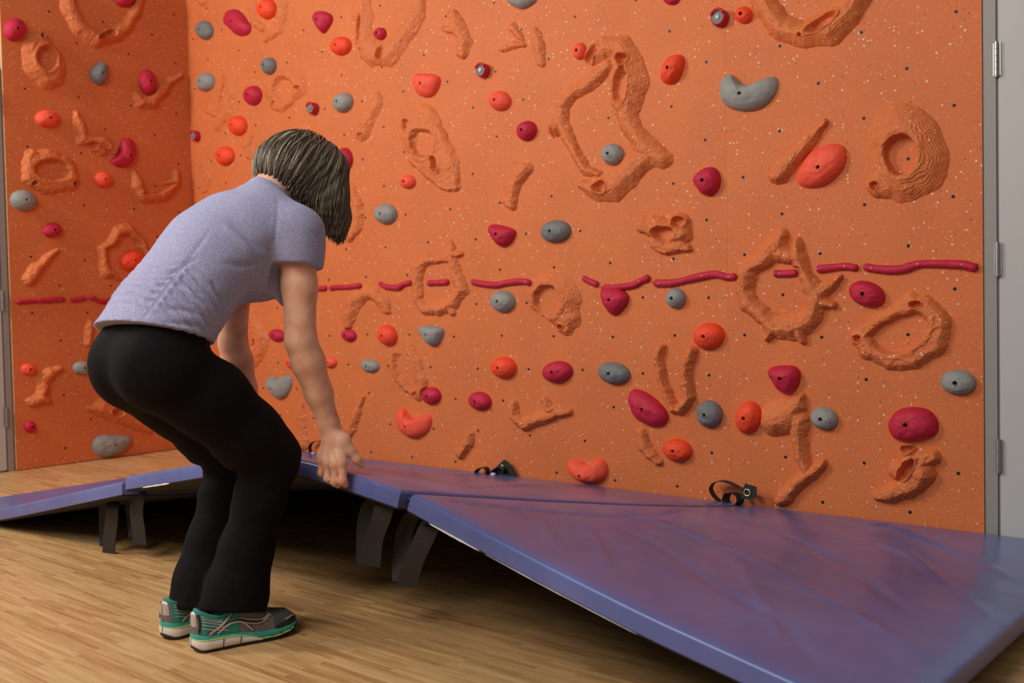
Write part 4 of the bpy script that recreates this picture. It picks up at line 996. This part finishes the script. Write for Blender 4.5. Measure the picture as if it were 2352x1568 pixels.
# ---- trousers
T = Vol(PO+np.array([-.36, -.36, .04]), PO+np.array([.36, .36, .94]), .0062)
T.chain([(L(-.075, 0, .705), .108), (L(-.050, 0, .785), .094), (L(.005, 0, .84), .074)], .05, ax=PRT, q=.70)
for s, sg in ((0, -1), (1, 1)):
    T.ell(L(-.100, sg*.074, .700), [loc((.7, 0, .7)), PRT, loc((-.7, 0, .7))], [.088, .084, .090], .035)
    th = KNEE[s]-HIP[s]
    T.chain([(HIP[s]-PUP*.020-PRT*sg*.004, .094), (HIP[s]+th*.35+PFW*.005, .092), (HIP[s]+th*.75-PFW*.005-PUP*.004, .084), (KNEE[s]-PFW*.010, .068)], .035)
    sh = ANK[s]-KNEE[s]; kb = KNEE[s]-PFW*.010
    T.chain([(kb, .068), (kb+sh*.3+PFW*.006, .062), (kb+sh*.62+PFW*.016, .066), (kb+sh*.9+PFW*.026, .078), (kb+sh*1.15+PFW*.030, .086)], .03, ax=PRT, q=1.08)
sl, P = T.sub(T.lo-1, T.lo+9)
Q = np.stack([(P-PO) @ PFW, (P-PO) @ PRT, P[..., 2]], -1)
kn = np.exp(-(((Q[..., 2]-.40)/.09)**2)); hemz = np.exp(-(((Q[..., 2]-.13)/.09)**2))
T.d += (.0016*kn*np.sin(Q[..., 2]*110-Q[..., 0]*60+3*N1(Q*10)) + .0045*hemz*N2(Q*16) + .0022*N1(Q*13)).astype(np.float32)
T.clip(L(.07, 0, .066), loc((-.20, .14, -1.)))
V, F = T.mesh(2)
pants = mesh_obj('trousers', V, F, M['pants'], PERSON, PO); pants['label'] = 'black stretch trousers flared over the shoes'
# ---- t-shirt
S = Vol(PO+np.array([-.30, -.30, .66]), PO+np.array([.30, .40, 1.18]), .0042)
S.chain([(L(-.096, 0, .728), .122), (L(-.030, 0, .823), .106)], .05, ax=PRT, q=.65)
S.chain([(L(-.030, 0, .823), .106), (L(.042, 0, .905), .104), (L(.104, 0, .973), .111), (L(.178, 0, 1.024), .105), (L(.225, 0, 1.055), .082)], .05, ax=PRT, q=.74)
for s, sg in ((0, -1), (1, 1)):
    S.ell(L(.195, sg*.070, .915), [SP, PRT, SN], [.070, .070, .066], .05)
    S.ell(L(.155, sg*.085, 1.005), [SP, PRT, SN], [.10, .075, .06], .05)
    S.cap(L(.215, sg*.06, 1.075), SHO[s], .060, .066, .04)
    dn = ELB[s]-SHO[s]
    S.chain([(SHO[s], .067), (SHO[s]+dn*.18, .062), (SHO[s]+dn*.55, .056)], .03)
S.cap(L(.205, 0, 1.07), HC-HU*.07-HD*.03, .060, .058, .03)
sl, P = S.sub(S.lo-1, S.lo+9)
q0 = P-L(-.12, 0, .745); st_ = q0 @ SP; lat = q0 @ PRT; bk = q0 @ SN
hem_n = loc((-.16, 0, -1.))
S.d += (.0014*N2(P*14)).astype(np.float32)
# hem, sleeves and neckline cut cleanly
S.clip(L(-.105, 0, .780), loc((-.30, .05, -1.)))
for s in (0, 1):
    dn = ELB[s]-SHO[s]; dn /= np.linalg.norm(dn); c = SHO[s]+dn*.085; sl, P = S.sub(c-.16, c+.16)
    cutn = dn + PFW*-.12; cutn /= np.linalg.norm(cutn)
    side = ((P-PO) @ PRT)*(1 if s else -1) - .128
    arm = np.minimum(np.linalg.norm((P-SHO[s]) - (((P-SHO[s]) @ dn)[..., None])*dn, axis=-1)-.075, 1)
    dd = np.maximum(np.maximum((P-c) @ -cutn, arm), -side)     # inside this region = below the sleeve hem around the arm
    S.d[sl] = np.maximum(S.d[sl], -dd.astype(np.float32))
S.clip(L(.268, 0, 1.142), loc((.60, 0, .80)))
V, F = S.mesh(2)
# ruching gathered along the side seams, pull folds under the arm and across the shoulder blade
q0 = V-L(-.12, 0, .745); st_ = q0 @ SP; lat = q0 @ PRT; bk = q0 @ SN; phi = np.arctan2(np.abs(lat)*.74, bk); dp = phi-.95
armz = sstep(.0, .02, np.minimum(np.linalg.norm(V-ELB[0], axis=1), np.linalg.norm(V-ELB[1], axis=1))-.19)
ph = 2*np.pi*(st_ + np.where(dp > 0, .035*dp, -.006*dp))/.0225 + 2.2*N1(np.stack([phi*3.2, st_*9, np.sign(lat)*3], 1)) + 1.2*N2(np.stack([phi*7, st_*30, lat*3], 1))
rid = 1-2*np.abs(np.sin(ph*.5))**.75
am = sstep(.05, .12, np.abs(dp))*np.where(dp > 0, np.exp(-dp*1.15), np.exp(dp*2.1))*sstep(.035, .065, st_)*(1-sstep(.15, .235, st_))*(.45+.55*sstep(-.5, .5, N3(np.stack([phi*5, st_*26, lat*4], 1))))
wr = .0085*am*rid - .0022*np.exp(-(dp/.045)**2)*sstep(.02, .05, st_)*(1-sstep(.26, .33, st_))
def fold(pts, wd, amp):
    P3 = np.array([[f, r, z] for f, r, z in pts]); c = spline(P3, 40); W_ = np.array([L(*x) for x in c])
    dd = np.linalg.norm(V[:, None, :]-W_[None], axis=2); i = dd.argmin(1); t = i/39.; return amp*np.exp(-(dd.min(1)/wd)**2)*np.sin(np.pi*np.clip(t*.94+.03, 0, 1))**.6
def onpx(u, v):
    P_ = proj(V); m = np.hypot(P_[0]-u, P_[1]-v) < 7; k = np.where(m)[0]; k = k[((V[k]-CAM) @ CF).argmin()]; w_ = V[k]-PO; return (w_ @ PFW, w_ @ PRT, w_[2])
for pl, wd, amp in (([(528,505),(560,530),(590,560),(612,585)], .010, -.0045), ([(520,515),(552,542),(580,575),(605,598)], .009, .0030),
                    ([(640,600),(600,605),(560,612),(520,600)], .009, -.0030), ([(398,640),(440,655),(480,690),(515,735)], .008, -.0040), ([(392,650),(435,668),(470,700),(505,745)], .007, .0030),
                    ([(640,450),(640,500),(636,560)], .005, -.0018), ([(455,585),(425,600),(398,622)], .006, -.0025), ([(540,700),(520,690),(490,640)], .012, -.003),
                    ([(380,735),(440,740),(490,770)], .007, -.0035), ([(375,705),(440,716),(495,752)], .007, -.0035)):
    wr = wr + fold([onpx(*q) for q in pl], wd, amp*1.9)
nrm = np.zeros_like(V); fn = np.cross(V[F[:, 2]]-V[F[:, 0]], V[F[:, 3]]-V[F[:, 1]])
for k in range(4): np.add.at(nrm, F[:, k], fn)
nrm /= np.linalg.norm(nrm, axis=1)[:, None]+1e-12
V = V + nrm*(wr*armz)[:, None]
shirt = mesh_obj('t_shirt', V, F, M['shirt'], PERSON, PO); shirt['label'] = 'heathered lavender short-sleeved t-shirt with ruched sides'
# ---- hair: bob with strands laid along the surface
HV = Vol(HC-np.array([.22, .22, .26]), HC+np.array([.22, .26, .19]), .0048)
HV.ell(HC-HD*.002+HU*.000, [HD, PRT, HU], [.108, .094, .113], .0)
HV.ell(HC-HD*.052-HU*.026, [HD, PRT, HU], [.060, .084, .064], .04)                    # full back of the bob
for s in (-1, 1):
    HV.chain([(HC+HD*.030+PRT*s*.052+HU*.03, .062), (HC+HD*.060+PRT*s*.056-PUP*.042, .050), (HC+HD*.084+PRT*s*.056-PUP*.078+PFW*.010, .031), (HC+HD*.094+PRT*s*.052-PUP*.100+PFW*.018, .013)], .035)
HV.chain([(HC+HD*.075+HU*.055, .045), (HC+HD*.108+HU*.012, .022)], .03)                # fringe
HV.ell(HC+HD*.100-HU*.062, [HD, PRT, HU], [.075, .052, .070], .012, 's')               # the face stays free
HV.ell(HC-HU*.178+HD*.020, [HD, PRT, HU], [.085, .064, .066], .012, 's')                 # nape
sl, P = HV.sub(HV.lo-1, HV.lo+9)
qq = P-HC; an_ = np.arctan2(qq @ PRT, qq @ HD)
HV.d += (.0016*np.sin(an_*34+3*N1(P*12)) + .0010*N3(P*40)).astype(np.float32)
V, F = HV.mesh(2)
tone = [.22+.10*N1(V*30)]
VV = [V]; FF = [tuple(f) for f in F]; nb0 = len(V)
ns = 5200
r_ = RNG.choice(len(V), ns); p = V[r_].copy(); off = RNG.uniform(.0004, .0042, ns)
g0 = HV.grad(p); upw = ((p-HC) @ HU)/.12
ln = RNG.uniform(.05, .12, ns); K = 11; path = [p.copy()]
rt = RNG.normal(0, .10, (ns, 3))
alive = np.ones(ns)
for k in range(K-1):
    n_ = HV.grad(p); front = sstep(-.02, .09, (p-HC) @ HD)[:, None]
    g = (-HU[None, :]*(1-front*.75) + np.array([0, 0, -1.])*(.35+front*.9)) + PRT[None, :]*np.sign((p-HC) @ PRT)[:, None]*.25*sstep(.3, .9, ((p-HC) @ HU)/.12)[:, None] + rt*.35
    g = g - n_*(g*n_).sum(1)[:, None]; g /= np.linalg.norm(g, axis=1)[:, None]+1e-9
    under = n_[:, 2] < -.55                                     # past the lower edge: hang free
    if k == 0: last = g
    g = np.where(under[:, None], last*.8+np.array([0, 0, -.35])+rt*.5, g); g /= np.linalg.norm(g, axis=1)[:, None]+1e-9; last = g
    p = p + g*(ln/(K-1))[:, None]*np.where(under, .22, 1.)[:, None]
    d_ = HV.sample(p); tgt = off*(1-(k/(K-1))**3*.3) + (.0022 if k > K-3 else 0)
    p = p + np.where((np.abs(d_-tgt) < .02) & ~under, tgt-d_, 0)[:, None]*HV.grad(p)
    path.append(p.copy())
path = np.stack(path, 1)
light = sstep(-.2, .9, -((path[:, 3]-HC) @ HD)/.1)         # greyer at the back of the head
tn_ = np.clip(.26 + .36*RNG.random(ns)**1.3 + .36*(RNG.random(ns) < .32)*RNG.random(ns)*(.45+light), 0, 1)
rad = .00105*np.sin(np.linspace(.45, math.pi-.12, K))**.6
tan = np.gradient(path, axis=1); tan /= np.linalg.norm(tan, axis=2)[..., None]+1e-9
nn = np.stack([HV.grad(path[:, k]) for k in range(K)], 1); sd_ = np.cross(tan, nn); sd_ /= np.linalg.norm(sd_, axis=2)[..., None]+1e-9
ring = np.stack([path+sd_*rad[None, :, None]*1.5, path+nn*rad[None, :, None], path-sd_*rad[None, :, None]*1.5], 2)   # ns,K,3,3
VV.append(ring.reshape(-1, 3)); tone.append(np.repeat(tn_, K*3))
base = nb0 + (np.arange(ns)*K*3)[:, None, None] + (np.arange(K-1)*3)[None, :, None]
for j in range(3):
    q_ = np.stack([base+j, base+(j+1) % 3, base+3+(j+1) % 3, base+3+j], -1).reshape(-1, 4); FF += [tuple(x) for x in q_.tolist()]
VV = np.vstack(VV); tone = np.clip(np.concatenate([t.ravel() for t in tone]), 0, 1)
hair = mesh_obj('hair', VV, FF, M['hair'], PERSON, PO); hair['label'] = 'chin-length greying brown bob'
at_ = hair.data.attributes.new('tone', 'FLOAT', 'POINT'); at_.data.foreach_set('value', tone.astype(np.float32))
# ---- running shoes
def shoe(right, heel, ang, label):
    Ls = .268; ca, sa = math.cos(ang), math.sin(ang); mir = 1 if right else -1
    fx = PFW*ca + PRT*sa; rx = PRT*ca - PFW*sa
    def W3(s, y, z): return np.array(heel) + fx*s + rx*(y*mir) + PUP*z      # y > 0: outer side
    kx = [0, .015, .04, .10, .25, .42, .60, .75, .87, .95, .985, .995, 1.]
    ko = [0, .016, .026, .034, .036, .038, .045, .048, .044, .033, .021, .012, 0]       # outer half width
    ki = [0, .016, .026, .033, .033, .030, .040, .045, .040, .028, .018, .010, 0]
    wo = lambda q: np.interp(q, kx, ko); wi = lambda q: np.interp(q, kx, ki)
    zb = lambda q: np.interp(q, [0, .06, .72, .88, 1], [.010, .001, .001, .007, .022])
    zt = lambda q: np.interp(q, [0, .12, .35, .6, .8, 1], [.048, .043, .037, .030, .029, .036])
    top = lambda q: np.interp(q, [0, .05, .12, .22, .30, .42, .52, .65, .80, .92, 1], [.092, .098, .092, .082, .090, .104, .094, .074, .064, .058, .040])
    o = bpy.data.objects.new('shoe', None); COL.objects.link(o); o.parent = PERSON; o.location = tuple(np.array(heel)-PO); o['label'] = label
    lc = np.array(heel)
    qs = np.concatenate([[0, .004, .012, .025], np.linspace(.05, .94, 38), [.965, .98, .99, .996, 1.]])
    def layer(name, zlo, zhi, mat, grow=0., sub=None, parent=o, both=True):
        mb = MB(); rows = []
        Q = qs if sub is None else np.append(qs[qs < sub[1]-.004], sub[1])
        prof = [(.0, -.0015), (.12, .0012), (.5, .0022), (.88, .0012), (1., -.0012)]
        for q in Q:
            a, b = zlo(q), zhi(q); pts = []
            for t, g in prof: pts.append(W3(q*Ls, wo(q)+grow+g, a+(b-a)*t))
            for t, g in prof[::-1]: pts.append(W3(q*Ls, -(wi(q)+grow+g), a+(b-a)*t))
            rows.append(pts)
        n = len(rows[0]); mb.add(np.array(rows).reshape(-1, 3), [(i*n+j, i*n+(j+1) % n, (i+1)*n+(j+1) % n, (i+1)*n+j) for i in range(len(rows)-1) for j in range(n)] + [tuple(range(n))[::-1], tuple((len(rows)-1)*n+j for j in range(n))])
        return auto_smooth(mb.build(name, mat, parent, lc), 55)
    zo = lambda q: zb(q)+.0075
    zw = lambda q: np.interp(q, [0, .05, .35, .52, .60], [.032, .031, .029, .020, .010])
    layer('outsole', zb, zo, M['sole'])
    layer('midsole', lambda q: zo(q)-.0005, lambda q: zt(q)-.002, M['teal'], .001)
    hw = layer('heel_wedge', lambda q: zo(q)-.0003, lambda q: np.maximum(zw(q), zo(q)+.001), M['wedge'], .0040, (.0, .60)); hw['label'] = 'white heel wedge'
    ll = layer('piping', lambda q: np.maximum(zw(q), zo(q)+.001)-.0004, lambda q: np.maximum(zw(q), zo(q)+.001)+.0022, M['lime'], .0036, (.0, .92)); ll['label'] = 'thin lime line'
    for q0 in (.24, .40): 
        mb = MB(); mb.tube([W3(q0*Ls, wo(q0)+.0064, .009), W3(q0*Ls+.002, wo(q0)+.0066, zw(q0)-.001)], .0011, 6); mb.build('groove', M['dark'], hw, lc)
    for q0 in (.70, .79, .88):
        mb = MB(); mb.box((-.004, -.003, -.005), (.004, .003, .005)); v = np.array(mb.v); c = W3(q0*Ls, wo(q0)+.001, zb(q0)+.007); mb.v = [tuple(c+fx*p[0]+rx*mir*p[1]+PUP*p[2]) for p in v]; mb.build('flex_notch', M['sole'], o, lc)
    def up(q, th, e=0.):
        """point on the upper: th 0 = outer edge, pi = inner edge"""
        w = (wo(q) if th < math.pi/2 else wi(q)); zz = zt(q)-.003; hh = max(top(q)-zz, .004)
        c, s_ = math.cos(th), math.sin(th)
        y = np.sign(c)*(abs(c)**.62)*max(w-.0015, .0006); z = zz + hh*(s_**.80)
        p = W3(q*Ls, y, z); n_ = rx*mir*c*1.0 + PUP*s_ ; n_ /= np.linalg.norm(n_); return p + n_*e
    mb = MB(); ths = np.linspace(0, math.pi, 25); rows = [[up(q, t) for t in ths] for q in qs]; n = 25
    mb.add(np.array(rows).reshape(-1, 3), [(i*n+j, i*n+j+1, (i+1)*n+j+1, (i+1)*n+j) for i in range(len(qs)-1) for j in range(n-1)])
    fm = [1 if qs[i] > .70 else 0 for i in range(len(qs)-1) for j in range(n-1)]; mb.m = fm
    upper = mb.build('upper', [M['mesh'], M['toe']], o, lc, smooth=True)
    def patch(name, q0, q1, t0, t1, mat, e=.0010, par=None):
        mb = MB(); a = np.linspace(q0, q1, 20); b = np.linspace(t0, t1, 12)
        mb.add(np.array([[up(q, t, e) for t in b] for q in a]).reshape(-1, 3), [(i*12+j, i*12+j+1, (i+1)*12+j+1, (i+1)*12+j) for i in range(19) for j in range(11)]); return mb.build(name, mat, par or upper, lc, smooth=True, recalc=False)
    def strip(name, pts, w, mat, e=.0018):
        c = spline(pts, 24); P_ = np.array([up(q, t, e) for q, t in c]); Nn = np.array([up(q, t, e+.01)-up(q, t, e) for q, t in c]); tg = np.gradient(P_, axis=0)
        wd = np.cross(Nn, tg); wd /= np.linalg.norm(wd, axis=1)[:, None]+1e-9; mb = MB(); mb.ribbon(P_, wd, w, .0012); return mb.build(name, mat, upper, lc, smooth=False)
    for side in (0, 1):
        m2 = (lambda t: t) if side == 0 else (lambda t: math.pi-t)
        hp = patch('heel_panel', .05, .40, m2(.02), m2(1.15), M['tealm']); hp['label'] = 'teal mesh heel side'
        for k in range(5): strip('stripe', [(.07, m2(.25+.16*k)), (.20, m2(.20+.15*k)), (.30-.015*k, m2(.12+.15*k))], .0022, M['silver'])
        strip('overlay', [(.12, m2(.03)), (.22, m2(.35)), (.32, m2(.75)), (.42, m2(1.2))], .009, M['dark'], .0014); strip('overlay', [(.125, m2(.03)), (.225, m2(.35)), (.325, m2(.75)), (.425, m2(1.2))], .0055, M['silver'], .0024)
        strip('overlay', [(.20, m2(.05)), (.30, m2(.36)), (.42, m2(.33)), (.52, m2(.05))], .008, M['dark'], .0014); strip('overlay', [(.20, m2(.05)), (.30, m2(.34)), (.42, m2(.30)), (.52, m2(.05))], .0045, M['silver'], .0026)
        strip('emblem', [(.40, m2(.42)), (.50, m2(.36)), (.60, m2(.45)), (.66, m2(.72)), (.70, m2(.98))], .0075, M['dark'], .0014); strip('emblem', [(.40, m2(.46)), (.50, m2(.40)), (.60, m2(.48)), (.655, m2(.72)), (.69, m2(.95))], .0028, M['silver'], .0028); strip('emblem', [(.42, m2(.30)), (.52, m2(.26)), (.60, m2(.34)), (.67, m2(.62))], .0026, M['silver'], .0026)
        for qq_, tt in ((.635, .52), (.665, .66), (.69, .82)):
            c = up(qq_, m2(tt), .002); mb = MB(); nrm = up(qq_, m2(tt), .01)-up(qq_, m2(tt), 0); mb.torus(c+nrm*.08, nrm, .0026, .0009, n=14, k=6); mb.build('emblem', M['wedge'], upper, lc)
        strip('toe_guard', [(.74, m2(.03)), (.84, m2(.14)), (.90, m2(.22)), (.945, m2(.34))], .012, M['dark'], .0010)
        strip('toe_mark', [(.84, m2(.42)), (.90, m2(.55)), (.95, m2(.72))], .004, M['silver'], .0018)
    hc = patch('heel_counter', .002, .030, .30, math.pi-.30, M['silver'], .0016); 
    strip('heel_trim', [(.045, .05), (.055, .5), (.045, 1.0)], .006, M['dark'], .0022)
    # padded collar, tongue and laces
    mb = MB(); cpts = [up(q, t, .001) for q, t in ((.05, 1.57), (.08, 1.15), (.16, 1.0), (.26, 1.0), (.36, 1.12), (.40, 1.57), (.36, 2.02), (.26, 2.14), (.16, 2.14), (.08, 1.99))]
    cc = spline(cpts, 44, True); cc = np.vstack([cc, cc[:1]]); mb.tube(cc, .0055, 10); cl = mb.build('collar', M['tealm'], upper, lc, smooth=True)
    tg = patch('tongue', .40, .60, 1.30, math.pi-1.30, M['tealm'], .004)
    for k in range(4):
        q = .44+.05*k; mb = MB(); mb.tube([up(q, 1.05, .002), up(q+.01, 1.35, .006), up(q+.012, 1.57, .007), up(q+.01, math.pi-1.35, .006), up(q, math.pi-1.05, .002)], .0022, 8); mb.build('lace', M['dark'], upper, lc, smooth=True)
    mb = MB(); mb.torus(up(.60, 1.45, .004), rx*.3+PUP, .006, .0022, n=18, k=6); mb.build('lace', M['teal'], upper, lc, smooth=True)
    return o
shoe(True, L(-.030, .066, 0), math.radians(10), 'grey and teal running shoe on the right foot, nearest the camera')
shoe(False, L(-.034, -.072, 0), math.radians(-5), 'grey and teal running shoe on the left foot, partly hidden')
# ------------------------------------------------------------------ light, sky, camera
def area(name, loc_, tgt, size, power, col=(1, 1, 1), sy_=None):
    l = bpy.data.lights.new(name, 'AREA'); l.energy = power; l.color = col; l.shape = 'RECTANGLE'; l.size = size; l.size_y = sy_ or size
    o = bpy.data.objects.new(name, l); COL.objects.link(o); o.location = loc_
    o.rotation_euler = (Vector(tgt)-Vector(loc_)).to_track_quat('-Z', 'Y').to_euler(); return o
area('key_light', (.08, -3.75, 3.05), (2.8, 0, 1.6), 1.3, 172, (1., .965, .92))  # soft key from an unseen source at upper left; no window is known there
area('camera_side_fill', (3.5, -4.5, 3.25), (3.3, -.6, .7), 2.0, 92, (1., .95, .9))  # fill added to brighten the camera-facing sides, not a known lamp
w = bpy.data.worlds.new('room_fill'); SC.world = w; w.use_nodes = True
bg = w.node_tree.nodes['Background']; bg.inputs[0].default_value = (.92, .96, 1., 1); bg.inputs[1].default_value = .17
cd = bpy.data.cameras.new('camera'); co = bpy.data.objects.new('camera', cd); COL.objects.link(co)
cd.sensor_fit = 'HORIZONTAL'; cd.sensor_width = 36.; cd.lens = FPX/W*36.; cd.clip_start = .05
from mathutils import Matrix
mw = Matrix(((CR[0], CU[0], -CF[0], CAM[0]), (CR[1], CU[1], -CF[1], CAM[1]), (CR[2], CU[2], -CF[2], CAM[2]), (0, 0, 0, 1)))
co.matrix_world = mw; SC.camera = co
cd.dof.use_dof = True; cd.dof.focus_distance = 3.0; cd.dof.aperture_fstop = 3.2
SC.view_settings.view_transform = 'Standard'; SC.view_settings.look = 'None'; SC.view_settings.gamma = 1.; SC.view_settings.exposure = 0.; SC.view_settings.use_curve_mapping = False
